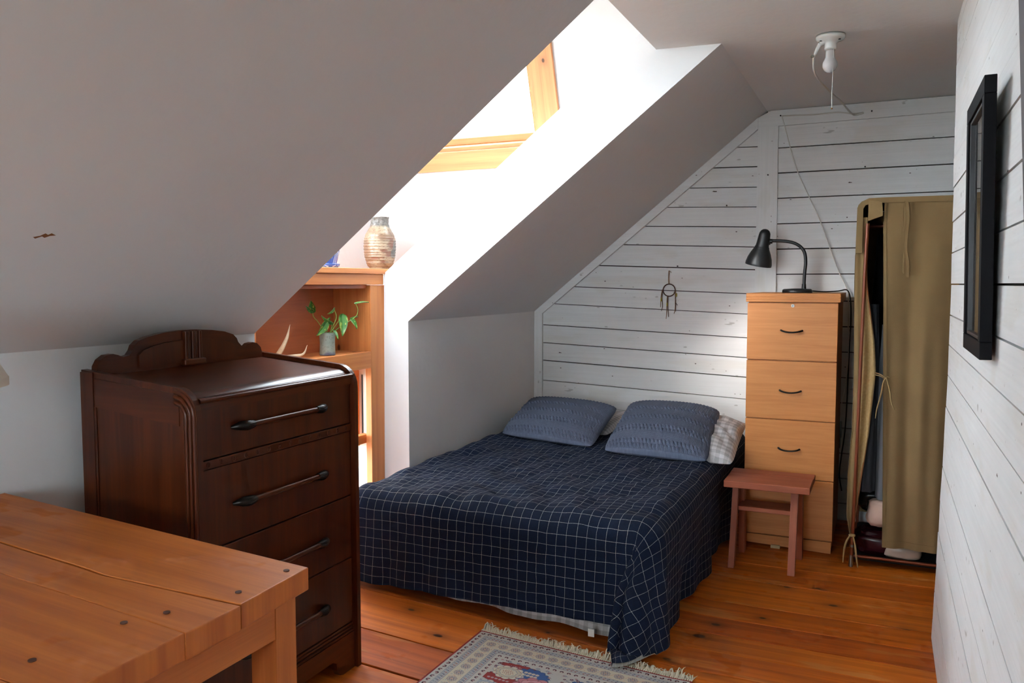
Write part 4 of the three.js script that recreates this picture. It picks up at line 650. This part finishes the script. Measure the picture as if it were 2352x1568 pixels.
  const sprig = (x, y, s) => { const a0 = r() * 6, col = ['#6d2838', '#4a5a80', '#a0666a', '#7d8494', '#5b2a44'][Math.floor(r() * 5)]; c.strokeStyle = '#8b8f96'; c.lineWidth = 1.6; c.beginPath(); c.moveTo(X(x - 0.008 * s), X(y + 0.006 * s)); c.quadraticCurveTo(X(x), X(y - 0.008 * s), X(x + 0.01 * s), X(y + 0.003 * s)); c.stroke(); for (let j = 0; j < 5; j++) dot(x + 0.0038 * s * Math.cos(a0 + j * 1.257), y + 0.0038 * s * Math.sin(a0 + j * 1.257), 0.0026 * s, 0.0019 * s, col, a0 + j * 1.257); dot(x, y, 0.0016 * s, 0.0016 * s, '#dccdb6'); dot(x + 0.01 * s, y + 0.003 * s, 0.0025 * s, 0.0014 * s, '#8f98a0', r() * 3); };
  for (let i = 0; i < 900; i++) sprig(0.172 + r() * (W - 0.344), 0.172 + r() * (Lr - 0.344), 0.7 + r() * 0.5);
  const peony = (x, y, R, cols) => { scallop(x, y, R, R * 0.82, 11, cols[0], cols[3], 0.16); scallop(x, y, R * 0.82, R * 0.66, 9, cols[1], cols[3], 0.14); scallop(x, y, R * 0.58, R * 0.47, 10, cols[0], cols[3], 0.12); for (let j = 0; j < 26; j++) { const g = j * 2.4, q = R * 0.44 * Math.sqrt(j / 26); dot(x + q * Math.cos(g), y + q * 0.8 * Math.sin(g), R * 0.035, R * 0.035, cols[2]); } for (let j = 0; j < 11; j++) dot(x + R * 0.92 * Math.cos(j * 0.571), y + R * 0.75 * Math.sin(j * 0.571), R * 0.05, R * 0.035, cols[2], j * 0.571); };
  for (const sy of [1, -1]) for (const sx of [1, -1]) {
    const F = (x) => (sx > 0 ? x : W - x), G = (y) => (sy > 0 ? y : Lr - y);
    scallop(F(0.255), G(0.202), 0.06, 0.016, 13, '#8e2c2a', '#5a2026', 0.25); for (let j = 0; j < 5; j++) sprig(F(0.225 + 0.016 * j), G(0.203), 0.9);
    scallop(F(0.315), G(0.238), 0.058, 0.042, 15, '#36558a', '#283a5e', 0.18); for (let j = 0; j < 9; j++) { const x = F(0.29 + 0.014 * (j % 4)), y = G(0.222 + 0.018 * Math.floor(j / 4)); rose(x, y, 0.0075, '#cdb6a2', '#e0d6c4', '#8e3c38'); }
    scallop(F(0.225), G(0.305), 0.055, 0.03, 13, '#8e2c2a', '#5a2026', 0.2); for (let j = 0; j < 6; j++) rose(F(0.19 + 0.014 * j), G(0.312), 0.006, '#c9a09a', '#7f88a0', '#d8cdb4');
    peony(F(0.235), G(0.252), 0.05, ['#d2c8b2', '#c3b8a2', '#8e4440', '#8a8e98']);
    peony(F(0.36), G(0.31), 0.072, ['#b9787e', '#c89296', '#7f3f4c', '#7b4a55']);
    peony(F(0.205), G(0.37), 0.045, ['#c8c2b6', '#aab0b8', '#4a5a80', '#7b8090']); scallop(F(0.29), G(0.4), 0.05, 0.035, 11, '#36558a', '#283a5e', 0.18); peony(F(0.38), G(0.42), 0.04, ['#d2c8b2', '#c99c86', '#8e4440', '#8a8e98']);
  }
  scallop(W / 2, Lr / 2, 0.2, 0.2, 22, '#8e2c2a', '#3a3f55', 0.12); scallop(W / 2, Lr / 2, 0.14, 0.14, 18, '#36558a', '#cdc4ae', 0.12); for (let j = 0; j < 12; j++) rose(W / 2 + 0.17 * Math.cos(j * 0.5236), Lr / 2 + 0.17 * Math.sin(j * 0.5236), 0.014, '#cdb6a2', '#e0d6c4', '#36558a'); peony(W / 2, Lr / 2, 0.1, ['#d2c8b2', '#c3b8a2', '#8e4440', '#8a8e98']);
  c.restore();
  const t = new THREE.CanvasTexture(cv); t.colorSpace = THREE.SRGBColorSpace; t.wrapS = t.wrapT = THREE.ClampToEdgeWrapping;
  const pile = tex(256, 256, 0.05, 0.05, (u, v) => 0.5 + 0.5 * (fbm(u, v, 60, 60, 2, 19) - 0.5) + 0.2 * Math.sin(v * 6.283 * 24), true); pile.repeat.set(W / 0.05, Lr / 0.05);
  const x0 = -1.392, z0 = -2.8, at = (u, v) => { const x = x0 + u * W - 0.03 * v, z = z0 + v * Lr - 0.012 * u; return [x, floorY(x) + 0.0115, z]; };
  const rug = thing('rug', 'small patterned wool rug with red edge and cream fringe by the bed', 'rug', [-1.0, 0, -2.05]), P = (g) => g.translate(1.0, 0, 2.05);
  part('pile', P(flip(sheet(24, 40, (u, v) => at(u, v), -0.0095, (u, v) => [u, 1 - v]))), std({ name: 'patterned_wool', map: t, bumpMap: pile, bumpScale: 0.0015, roughness: 1, side: THREE.DoubleSide }), rug);
  // fringe: knotted edge then loose tassels of many strands
  const strands = [], q = rand(9);
  for (let i = 0; i < 110; i++) { const u = (i + 0.5) / 110, [x, y, z] = at(u, 0), tuft = 0.5 + 0.9 * vn(u * 26, 0.5, 99, 2, 5), b = [x, y - 0.003, z + 0.002], e = [x + (q() - 0.5) * 0.003, floorY(x) + 0.006, z - 0.018];
    strands.push(taper([b, [(b[0] + e[0]) / 2, y, z - 0.009], e], [0.0026, 0.003, 0.0022], 4, 5));
    for (let k = 0; k < 5; k++) { const dx = (q() - 0.5) * 0.044 - 0.006, len = (0.018 + q() * 0.036) * tuft, up = q() * q() * 0.03 * tuft; strands.push(taper([e, [e[0] + dx * 0.4, e[1] + up, e[2] - len * 0.5], [e[0] + dx, Math.max(floorY(e[0] + dx) + 0.003, e[1] + up * (q() * 1.4 - 0.4)), e[2] - len]], [0.0024, 0.0022, 0.0008], 4, 4)); } }
  UD(part('fringe', P(join(strands)), std({ name: 'cream_wool_yarn', color: new THREE.Color(0xe8dfc9), roughness: 1 }), rug), { kind: 'stuff' });
}

// ------------------------------------------------------------------ built-in pine shelf over the low window
{
  const s = thing('wall_shelf', 'built-in orange pine shelf with niche and ledge above the low window', 'shelf', [-2.4, 0, -3.0]);
  const P = (g) => g.translate(2.4, 0, 3.0);
  part('post', P(box(-2.34, floorY(-2.3) - 0.005, -3.56, -2.305, 1.395, -3.424, 0.003, 'y', [0.33, 0.02])), shelfPine, s);
  part('post', P(box(-2.34, floorY(-2.3) - 0.005, -2.6, -2.3, 1.395, -2.575, 0.003, 'y', [0.6, 0.2])), shelfPine, s);
  part('side_board', P(box(-2.54, 0.985, -3.445, -2.34, 1.4, -3.428, 0.002, 'y', [0.2, 0.4])), shelfPine, s);
  part('side_board', P(box(-2.54, 0.985, -2.59, -2.34, 1.4, -2.575, 0.002, 'y', [0.5, 0.1])), shelfPine, s);
  part('back_board', P(box(-2.545, 0.985, -3.445, -2.53, 1.4, -2.575, 0.001, 'z')), plyPine, s);
  part('shelf_board', P(box(-2.535, 1.042, -3.43, -2.312, 1.066, -2.59, 0.003, 'z', [0.7, 0.1])), shelfPine, s);
  part('front_rail', P(box(-2.325, 0.985, -3.424, -2.304, 1.068, -2.6, 0.003, 'z', [0.1, 0.25])), shelfPine, s);
  part('niche_top', P(box(-2.54, 1.378, -3.43, -2.33, 1.396, -2.59, 0.002, 'z')), plyPine, s);
  part('head_rail', P(box(-2.33, 1.396, -3.536, -2.3, 1.449, -2.46, 0.003, 'z', [0.9, 0.2])), shelfPine, s);
  part('ledge', P(box(-2.7, 1.449, -4.15, -2.288, 1.476, -1.88, 0.003, 'z', [0.2, 0.05])), shelfPine, s);
}
{ // tall stoneware vase: ridged, cream and rust with dark lava patches, torn dark neck
  const H = 0.272, prof = [[0.0, 0.052], [0.03, 0.056], [0.1, 0.069], [0.25, 0.08], [0.42, 0.084], [0.55, 0.083], [0.66, 0.075], [0.75, 0.061], [0.82, 0.05], [0.88, 0.0455], [0.95, 0.046], [1.0, 0.05]];
  const rad = (t) => { for (let i = 0; i < prof.length - 1; i++) if (t <= prof[i + 1][0]) return lerp(prof[i][1], prof[i + 1][1], sm((t - prof[i][0]) / (prof[i + 1][0] - prof[i][0])) * 0.4 + 0.6 * ((t - prof[i][0]) / (prof[i + 1][0] - prof[i][0]))); return 0.05; };
  const lava = (u, t) => sm((t - 0.78 + 0.06 * (fbm(u, t, 9, 5, 3, 2) - 0.5)) * 16);
  const patch = (u, t) => { const g = (u0, t0, a, b) => Math.exp(-Math.pow((u - u0) / a, 2) - Math.pow((t - t0) / b, 2)); return sm((Math.max(g(0.34, 0.42, 0.06, 0.16), g(0.38, 0.3, 0.05, 0.1), g(0.86, 0.5, 0.1, 0.2)) * 1.1 + 0.5 * (fbm(u, t, 9, 9, 3, 66) - 0.5) - 0.5) * 9); };
  const map = tex(1024, 1024, 1, 1, (u, t) => {
    let col = mix3(hex(0x857560), hex(0x6a4f3a), sm((fbm(u, t, 4, 5, 4, 31) - 0.42) * 4)); col = mix3(col, hex(0x5c3222), 0.75 * sm((fbm(u, t, 5, 7, 4, 41) - 0.56) * 8) * (1 - sm((t - 0.7) * 8)));
    const gl = sm((t - 0.5) * 5) * sm((fbm(u, t, 4, 3, 2, 51) - 0.35) * 5); col = mix3(col, hex(0x8e8068), 0.6 * gl);
    const fl = sm((fbm(u, t, 60, 90, 2, 61) - 0.62) * 9); col = mix3(col, hex(0x4a3424), 0.5 * fl);
    const d = Math.max(lava(u, t), patch(u, t)); return mix3(col, mix3(hex(0x3a3734), hex(0x75716a), fbm(u, t, 40, 40, 3, 71)), d);
  });
  const nu = 120, nv = 120, g = sheet(nu, nv, (u, v) => {
    const a = u * Math.PI * 2, inside = v > 0.86, t = inside ? 1 - (v - 0.86) / 0.14 * 0.3 : v / 0.86, uu = mod(u, 1);
    const rim = 0.006 * (fbm(uu, 0.3, 9, 2, 2, 5) - 0.5) * 2 * sm((t - 0.85) * 8), ridge = 0.0011 * Math.sin(t * 118 + 0.8 * Math.sin(t * 23) + 0.5 * Math.sin(a)) * (1 - sm((t - 0.56) * 6)) + 0.002 * (fbm(uu, t, 7, 7, 3, 16) - 0.5) + 0.005 * (fbm(uu, t, 30, 30, 2, 6) - 0.5) * lava(uu, t) + 0.003 * (fbm(uu, t, 20, 20, 2, 7) - 0.5) * patch(uu, t);
    const r = rad(t) + (inside ? -0.006 : ridge + rim); return [r * Math.cos(a), t * H + (t > 0.9 ? 0.02 * (fbm(uu, 0.7, 7, 2, 2, 8) - 0.5) * (t - 0.9) * 10 : 0), r * Math.sin(a)];
  }, 0, (u, v) => [u, Math.min(1, v / 0.86) * 0.998]);
  const v = thing('vase', 'tall ridged stoneware vase with dark torn neck on the pine ledge', 'vase', [-2.425, 1.477, -3.695], 2.4);
  part('body', flip(g), phys({ name: 'ash_glazed_stoneware', map, roughness: 0.5, clearcoat: 0.25, side: THREE.DoubleSide }), v);
  part('foot', new THREE.CylinderGeometry(0.052, 0.051, 0.006, 40).translate(0, 0.003, 0), std({ name: 'raw_clay', color: new THREE.Color(0xa87b58), roughness: 0.9 }), v);
}
{ // blue pot on its saucer
  const p = thing('flower_pot', 'blue glazed pot with white leaf pattern on saucer at the ledge', 'pot', [-2.42, 1.477, -3.215]);
  const blue = phys({ name: 'cobalt_glaze', roughness: 0.25, map: tex(512, 256, 1, 1, (u, t) => { const k = mod(u * 6, 1) - 0.5, y = t - 0.45, a = Math.atan2(k * 1.1, y), rr = Math.hypot(k * 1.1, y), ray = Math.pow(Math.abs(Math.cos(a * 5)), 6) * (rr > 0.08 && rr < 0.42 ? 1 : 0); let c = mix3(hex(0x2f4f9a), hex(0x4466a8), fbm(u, t, 8, 6, 3, 4)); c = mix3(c, hex(0x8fa3b8), t < 0.12 || t > 0.92 ? 0.7 : 0); return mix3(c, hex(0xdfe5ea), ray * 0.9); }) });
  part('saucer', new THREE.LatheGeometry([[0, 0], [0.058, 0], [0.068, 0.004], [0.071, 0.018], [0.067, 0.02], [0.062, 0.009], [0, 0.008]].map((q) => new THREE.Vector2(...q)), 48), blue, p);
  part('body', new THREE.LatheGeometry([[0, 0.009], [0.05, 0.009], [0.056, 0.02], [0.066, 0.06], [0.073, 0.1], [0.077, 0.125], [0.078, 0.135], [0.072, 0.135], [0.068, 0.115], [0, 0.112]].map((q) => new THREE.Vector2(...q)), 64), blue, p);
  const lf = []; for (let k = 0; k < 7; k++) { const a = k * 0.9; lf.push(taper([[0.01 * Math.cos(a), 0.11, 0.01 * Math.sin(a)], [0.02 * Math.cos(a), 0.17, 0.02 * Math.sin(a)], [0.045 * Math.cos(a), 0.2 + 0.01 * (k % 3), 0.045 * Math.sin(a)]], [0.003, 0.005, 0.001], 10, 5)); }
  part('stems', join(lf), std({ name: 'yellow_green_leaf', color: new THREE.Color(0x9a9a3a), roughness: 0.7 }), p);
}
{ // pothos in a small stoneware tumbler on the niche shelf
  const cx = -2.372, cy = 1.067, cz = -3.163, lat = [0.45, 0, -0.893];
  const p = thing('potted_plant', 'trailing variegated pothos in a small grey green stoneware pot', 'plant', [cx, cy, cz]);
  part('pot', new THREE.LatheGeometry([[0, 0], [0.035, 0], [0.0365, 0.004], [0.0355, 0.03], [0.035, 0.06], [0.0365, 0.09], [0.0385, 0.105], [0.036, 0.106], [0.033, 0.09], [0, 0.085]].map((q) => new THREE.Vector2(...q)), 48), phys({ name: 'celadon_stoneware', roughness: 0.35, map: tex(512, 512, 1, 1, (u, t) => { const m = sm((0.33 + 0.16 * (fbm(u, 0.2, 6, 2, 3, 9) - 0.5) * 2 - t) * 14), sp = sm((fbm(u, t, 40, 40, 2, 8) - 0.62) * 8); let c = mix3(hex(0x8f9d94), hex(0xa5afa2), fbm(u, t, 6, 9, 3, 7)); c = mix3(c, hex(0x5b6152), 0.3 * sp); return mix3(c, mix3(hex(0x4d5266), hex(0x6d7182), fbm(u, t, 16, 16, 2, 5)), m); }) }), p);
  part('soil', new THREE.CylinderGeometry(0.033, 0.033, 0.004, 24).translate(0, 0.09, 0), std({ name: 'potting_soil', color: new THREE.Color(0x2a1d14), roughness: 1 }), p);
  const leafMap = tex(256, 256, 1, 1, (u, t) => { const vein = Math.exp(-Math.pow((u - 0.5) / 0.018, 2)) + 0.5 * Math.exp(-Math.pow((mod(t * 7 + Math.abs(u - 0.5) * 5, 1) - 0.5) / 0.07, 2)), y = sm((fbm(u, t, 5, 7, 3, 3) - 0.57) * 9); let c = mix3(hex(0x2f6a24), hex(0x4f8f34), fbm(u, t, 6, 6, 3, 2)); c = mix3(c, hex(0xc3c65a), 0.85 * y); return mix3(c, hex(0x8fb35a), 0.35 * vein); });
  const leafMat = phys({ name: 'pothos_leaf', map: leafMap, roughness: 0.38, side: THREE.DoubleSide, transmission: 0.2, thickness: 0 }), stemMat = std({ name: 'green_stem', color: new THREE.Color(0x86a348), roughness: 0.6 });
  const at = (z, y, o = 0) => { const l = (-3.163 - z) * 0.66; return V([lat[0] * l + 0.8 * o, y - cy, lat[2] * l + 0.45 * o]); };
  const leaf = (bz, by, tz, ty, w, roll, bo = 0, to = 0, droop = 0.2) => {
    const b = at(bz, by, bo), t = at(tz, ty, to), ax = t.clone().sub(b), len = ax.length(), n0 = V([0.86, 0.25, 0.45]).normalize(), sd = ax.clone().cross(n0).normalize(), n = sd.clone().cross(ax).normalize();
    const s2 = sd.clone().multiplyScalar(Math.cos(roll)).addScaledVector(n, Math.sin(roll)), n2 = s2.clone().cross(ax).normalize();
    const g = sheet(14, 18, (u, v) => { const s = 2 * u - 1, wd = w * Math.pow(Math.sin(Math.PI * Math.pow(v, 0.62)), 0.75) * (1 - 0.25 * v), back = 0.16 * (1 - v) * (1 - v) * Math.pow(Math.abs(s), 0.7) * (1 - Math.abs(s) * 0.35); return b.clone().addScaledVector(ax, v * 1.0 - back).addScaledVector(s2, s * wd).addScaledVector(n2, w * 0.35 * Math.abs(s) + droop * len * (v - v * v)).toArray(); }, 0.0009, (u, v) => [u, v]);
    part('leaf', g, leafMat, p);
  };
  leaf(-3.142, 1.218, -3.052, 1.162, 0.021, 0.25, 0.02, 0.04, 0.3);          // big leaf hanging left
  leaf(-3.258, 1.25, -3.236, 1.156, 0.026, 0.05, 0.035, 0.06, 0.2);           // front leaf
  leaf(-3.055, 1.272, -3.036, 1.325, 0.017, 0.6, 0, 0.01, -0.1); leaf(-3.055, 1.272, -3.004, 1.3, 0.013, 0.9, 0, 0.0, 0.1);
  leaf(-3.188, 1.218, -3.108, 1.255, 0.012, 1.0, 0.02, 0.02, 0.5);
  leaf(-3.203, 1.287, -3.146, 1.262, 0.012, 0.8, 0.02, 0.03, 0.45);
  leaf(-3.325, 1.234, -3.366, 1.186, 0.02, 0.5, 0.03, 0.04, 0.3); leaf(-3.34, 1.23, -3.395, 1.243, 0.012, 1.2, 0.02, 0.02, 0.3);
  leaf(-3.37, 1.305, -3.47, 1.311, 0.012, 1.1, 0.03, 0.04, 0.22); leaf(-3.15, 1.19, -3.21, 1.24, 0.018, 0.8, -0.02, -0.03, 0.3); leaf(-3.2, 1.18, -3.21, 1.14, 0.014, 0.5, 0.02, 0.05, 0.2);
  const stem = (pts) => part('stem', taper(pts.map(([z, y, o]) => at(z, y, o).toArray()), [0.0022, 0.0019, 0.0016], 24, 6), stemMat, p);
  stem([[-3.163, 1.155, 0], [-3.12, 1.2, 0], [-3.09, 1.227, 0], [-3.06, 1.25, 0], [-3.055, 1.275, 0]]); stem([[-3.17, 1.155, 0.005], [-3.19, 1.19, 0.01], [-3.222, 1.245, 0.02], [-3.203, 1.287, 0.02]]);
  stem([[-3.165, 1.155, 0.01], [-3.2, 1.2, 0.03], [-3.258, 1.25, 0.035]]); stem([[-3.165, 1.155, 0.015], [-3.23, 1.19, 0.02], [-3.326, 1.228, 0.03], [-3.378, 1.252, 0.03], [-3.387, 1.28, 0.03], [-3.37, 1.307, 0.03]]);
  stem([[-3.16, 1.155, 0.01], [-3.15, 1.19, 0.015], [-3.142, 1.218, 0.02]]); stem([[-3.17, 1.155, 0.01], [-3.185, 1.19, 0.015], [-3.188, 1.218, 0.02]]);
}
solo('antler', join([taper([[-2.38, 1.076, -2.8], [-2.38, 1.11, -2.842], [-2.38, 1.165, -2.885], [-2.38, 1.222, -2.908]], [0.012, 0.011, 0.007, 0.0008], 30, 12), taper([[-2.39, 1.074, -2.72], [-2.385, 1.078, -2.8], [-2.375, 1.08, -2.92], [-2.37, 1.088, -2.985], [-2.37, 1.124, -3.012]], [0.013, 0.013, 0.011, 0.008, 0.001], 40, 12)]), std({ name: 'pale_antler', map: tex(256, 256, 1, 1, (u, v) => mix3(hex(0xb08a66), hex(0xe0c8a8), sm(u * 1.4) * 0.7 + 0.3 * fbm(u, v, 20, 8, 3, 4))), roughness: 0.6 }), 'pale forked deer antler lying in the pine niche', 'antler');

// ------------------------------------------------------------------ ceiling lamp holder and its cable
{
  const l = thing('ceiling_light', 'bare bulb in white porcelain ceiling holder with pull cord', 'ceiling light', [-0.231, CH, -3.745]);
  part('holder', new THREE.LatheGeometry([[0, -0.06], [0.0225, -0.06], [0.0235, -0.05], [0.024, -0.036], [0.032, -0.027], [0.052, -0.02], [0.058, -0.012], [0.058, -0.001], [0, -0.001]].map((p) => new THREE.Vector2(...p)), 48), porcelain, l);
  part('bulb', new THREE.LatheGeometry([[0.0005, -0.152], [0.012, -0.1495], [0.022, -0.142], [0.0285, -0.131], [0.03, -0.121], [0.0285, -0.11], [0.023, -0.1], [0.0185, -0.09], [0.0175, -0.07], [0.0175, -0.06], [0.001, -0.06]].map((p) => new THREE.Vector2(...p)), 40), phys({ name: 'opal_bulb', color: new THREE.Color(0xc8c6c6), roughness: 0.25 }), l);
  part('pull_cord', tube([[0.014, -0.06, 0.012], [0.013, -0.16, 0.02], [0.012, -0.24, 0.02], [0.013, -0.302, 0.02]], 0.0014, 20, 6), porcelain, l);
  part('cord_end', new THREE.SphereGeometry(0.0035, 10, 8).translate(0.013, -0.304, 0.02), std({ name: 'brass', color: 0xa8743a, metalness: 0.8, roughness: 0.35 }), l);
  for (const s of [-1, 1]) part('screw', new THREE.CylinderGeometry(0.005, 0.005, 0.003, 12).translate(s * 0.036, -0.0245, 0.02), blackIron, l);
  part('outlet_boss', taper([[-0.022, -0.022, 0.008], [-0.04, -0.034, 0.012]], [0.014, 0.011], 6, 14), porcelain, l);
  part('pull_switch', join([taper([[-0.04, -0.034, 0.012], [-0.052, -0.058, 0.014], [-0.058, -0.075, 0.015]], [0.009, 0.0075, 0.006], 10, 12)]), porcelain, l);
  part('cable_clip', new THREE.SphereGeometry(0.008, 14, 10).scale(1, 0.7, 1).translate(-0.068, -0.083, 0.02), steel, l);
}
solo('ceiling_cable', tube([[-0.289, CH - 0.073, -3.73], [-0.296, 2.34, -3.74], [-0.294, 2.3, -3.85], [-0.259, 2.303, -4.2], [-0.233, 2.345, -4.65], [-0.21, 2.365, -5.0], [-0.187, 2.364, -5.165], [-0.16, 2.364, -5.175], [-0.132, 2.373, -5.178]], 0.0042, 90, 8), std({ name: 'white_cable', color: new THREE.Color(0xd9d4cc), roughness: 0.5 }), 'white cable sagging from the ceiling light to the head board', 'cable');
solo('ceiling_cable', tube([[-0.578, 2.391, -5.176], [-0.5, 2.389, -5.178], [-0.4, 2.384, -5.178], [-0.27, 2.386, -5.178], [-0.19, 2.372, -5.176], [-0.135, 2.374, -5.178]], 0.0036, 60, 8), std({ name: 'white_cable', color: new THREE.Color(0xcfcac2), roughness: 0.5 }), 'painted white cable running flat along the head board', 'cable');

// ------------------------------------------------------------------ wall things
{
  const d = thing('dream_catcher', 'small brown hoop dream catcher with fringe hanging on the back wall', 'dream catcher', [-1.241, 1.361, -5.188]);
  const leather = std({ name: 'brown_leather_cord', color: new THREE.Color(0x4a2d20), roughness: 0.9 }), tan = std({ name: 'tan_cord', color: new THREE.Color(0x8a6a4c), roughness: 0.95 }), bead = std({ name: 'yellow_bead', color: new THREE.Color(0xa89a2c), roughness: 0.5 });
  part('hoop', new THREE.TorusGeometry(0.0385, 0.0035, 10, 48), leather, d);
  part('loop', join([tube([[-0.003, 0.04, 0.002], [-0.004, 0.08, 0.003], [-0.002, 0.124, 0.003]], 0.0022, 10, 6), tube([[0.001, 0.04, 0.002], [0.001, 0.08, 0.003], [0.002, 0.124, 0.003], [0.012, 0.11, 0.002]], 0.0018, 10, 6)]), tan, d);
  const f = (pts, m) => part('fringe_cord', taper(pts.map(([x, y]) => [x, y, 0.004]), [0.0028, 0.0026, 0.0016], 14, 6), m, d);
  f([[-0.042, 0.004], [-0.05, -0.04], [-0.053, -0.108]], tan); f([[-0.04, 0.0], [-0.044, -0.05], [-0.04, -0.1], [-0.046, -0.132]], leather); f([[-0.01, -0.038], [-0.012, -0.08], [-0.013, -0.13], [-0.016, -0.182]], tan); f([[-0.006, -0.038], [-0.006, -0.1], [0.0, -0.17]], leather); f([[0.04, 0.0], [0.043, -0.04], [0.042, -0.075], [0.056, -0.095]], leather); f([[0.042, -0.005], [0.041, -0.06], [0.04, -0.12], [0.034, -0.148]], tan); f([[0.043, -0.06], [0.044, -0.1], [0.044, -0.135]], leather);
  for (const [x, y] of [[-0.049, -0.06], [-0.01, -0.09], [0.048, -0.03]]) part('bead', new THREE.CylinderGeometry(0.0042, 0.0042, 0.022, 10).translate(x, y, 0.004), bead, d);
}
{
  const nm = std({ name: 'dark_nail', color: new THREE.Color(0x231f1c), roughness: 0.6, metalness: 0.3 });
  const n = new THREE.CylinderGeometry(0.0045, 0.0032, 0.014, 10).rotateX(Math.PI / 2);
  const nail = (x, y, z, lab) => { const m = part('nail', n, nm, scene); m.position.set(x, y, z); UD(m, { label: lab, category: 'nail', group: 'nails in the back wall' }); };
  nail(-0.117, 2.07, -5.195, 'dark nail in the boards high above the wardrobe'); nail(-1.19, 1.512, -5.195, 'dark nail just above the dream catcher'); nail(-0.09, 2.378, -5.177, 'dark nail holding the end of the sagging ceiling cable'); nail(-0.585, 2.393, -5.177, 'dark nail where the white cord meets the upright trim'); nail(-0.892, 1.88, -5.195, 'dark nail in the boards left of the upright trim'); nail(-0.65, 2.05, -5.177, 'dark nail in the upright trim board');
}
{ // framed picture leaning off the right wall at the top
  const f = thing('picture_frame', 'black framed tall picture under glass on the right wall', 'picture', [0, 0, 0]);
  const M = new THREE.Matrix4(), zA = -2.41, zB = -2.015, y0 = 1.238, h = 0.6;
  // local: x along the wall towards the front, y up, z out of the wall
  M.makeBasis(V([0, 0, 1]), V([-0.018, 1, 0]).normalize(), V([-1, -0.018, 0]).normalize()).setPosition(rightX(y0) - 0.009, y0, zA);
  const w = zB - zA, b = (x0, yA, z0, x1, yB, z1, r = 0.0015, g = 'y') => box(x0, yA, z0, x1, yB, z1, r, g).applyMatrix4(M);
  const black = phys({ name: 'black_lacquer', color: new THREE.Color(0x111013), roughness: 0.6, specularIntensity: 0.15 });
  part('rail', b(0, 0, 0, w, 0.038, 0.024), black, f); part('rail', b(0, h - 0.038, 0, w, h, 0.024), black, f); part('stile', b(0, 0.038, 0, 0.038, h - 0.038, 0.024), black, f); part('stile', b(w - 0.038, 0.038, 0, w, h - 0.038, 0.024), black, f);
  part('inner_lip', join([b(0.038, 0.038, 0.004, 0.046, h - 0.038, 0.019), b(w - 0.046, 0.038, 0.004, w - 0.038, h - 0.038, 0.019), b(0.046, 0.038, 0.004, w - 0.046, 0.046, 0.019), b(0.046, h - 0.046, 0.004, w - 0.046, h - 0.038, 0.019)]), blackPlastic, f);
  const art = b(0.038, 0.038, 0.004, w - 0.038, h - 0.038, 0.008, 0), uv = art.attributes.uv, p = art.attributes.position, inv = M.clone().invert(), q = new THREE.Vector3();
  for (let i = 0; i < p.count; i++) { q.fromBufferAttribute(p, i).applyMatrix4(inv); uv.setXY(i, (q.x - 0.038) / (w - 0.076), (q.y - 0.038) / (h - 0.076)); }
  part('print', art, std({ name: 'dim_grey_print', roughness: 0.8, map: tex(256, 512, 1, 1, (u, v) => { const s = fbm(u, v, 14, 3, 3, 4), cl = fbm(u, v, 4, 6, 4, 9); let c = mix3(hex(0x2a2926), hex(0x6a6862), clamp(0.55 * s + 0.7 * (cl - 0.3), 0, 1)); c = mix3(c, hex(0x5a4634), 0.5 * sm((0.35 - v) * 4)); return c; }) }), f);
  part('pane', b(0.04, 0.04, 0.011, w - 0.04, h - 0.04, 0.013, 0), phys({ name: 'picture_glass', transmission: 1, thickness: 0, roughness: 0.02, ior: 1.5 }), f);
}
solo('leaning_board', prism([[-2.0, 2.36], [-1.9, 2.4], [-0.7, 0.0], [-0.82, 0.0]], (z, y, s) => [rightX(y) - 0.022 + (s ? 0.018 : 0), y, z], 'y'), std({ name: 'dark_red_brown_board', color: new THREE.Color(0x2a0d0c), roughness: 0.6 }), 'dark red brown board leaning on the right wall at the picture edge', 'board');
renderer.render(scene, camera);
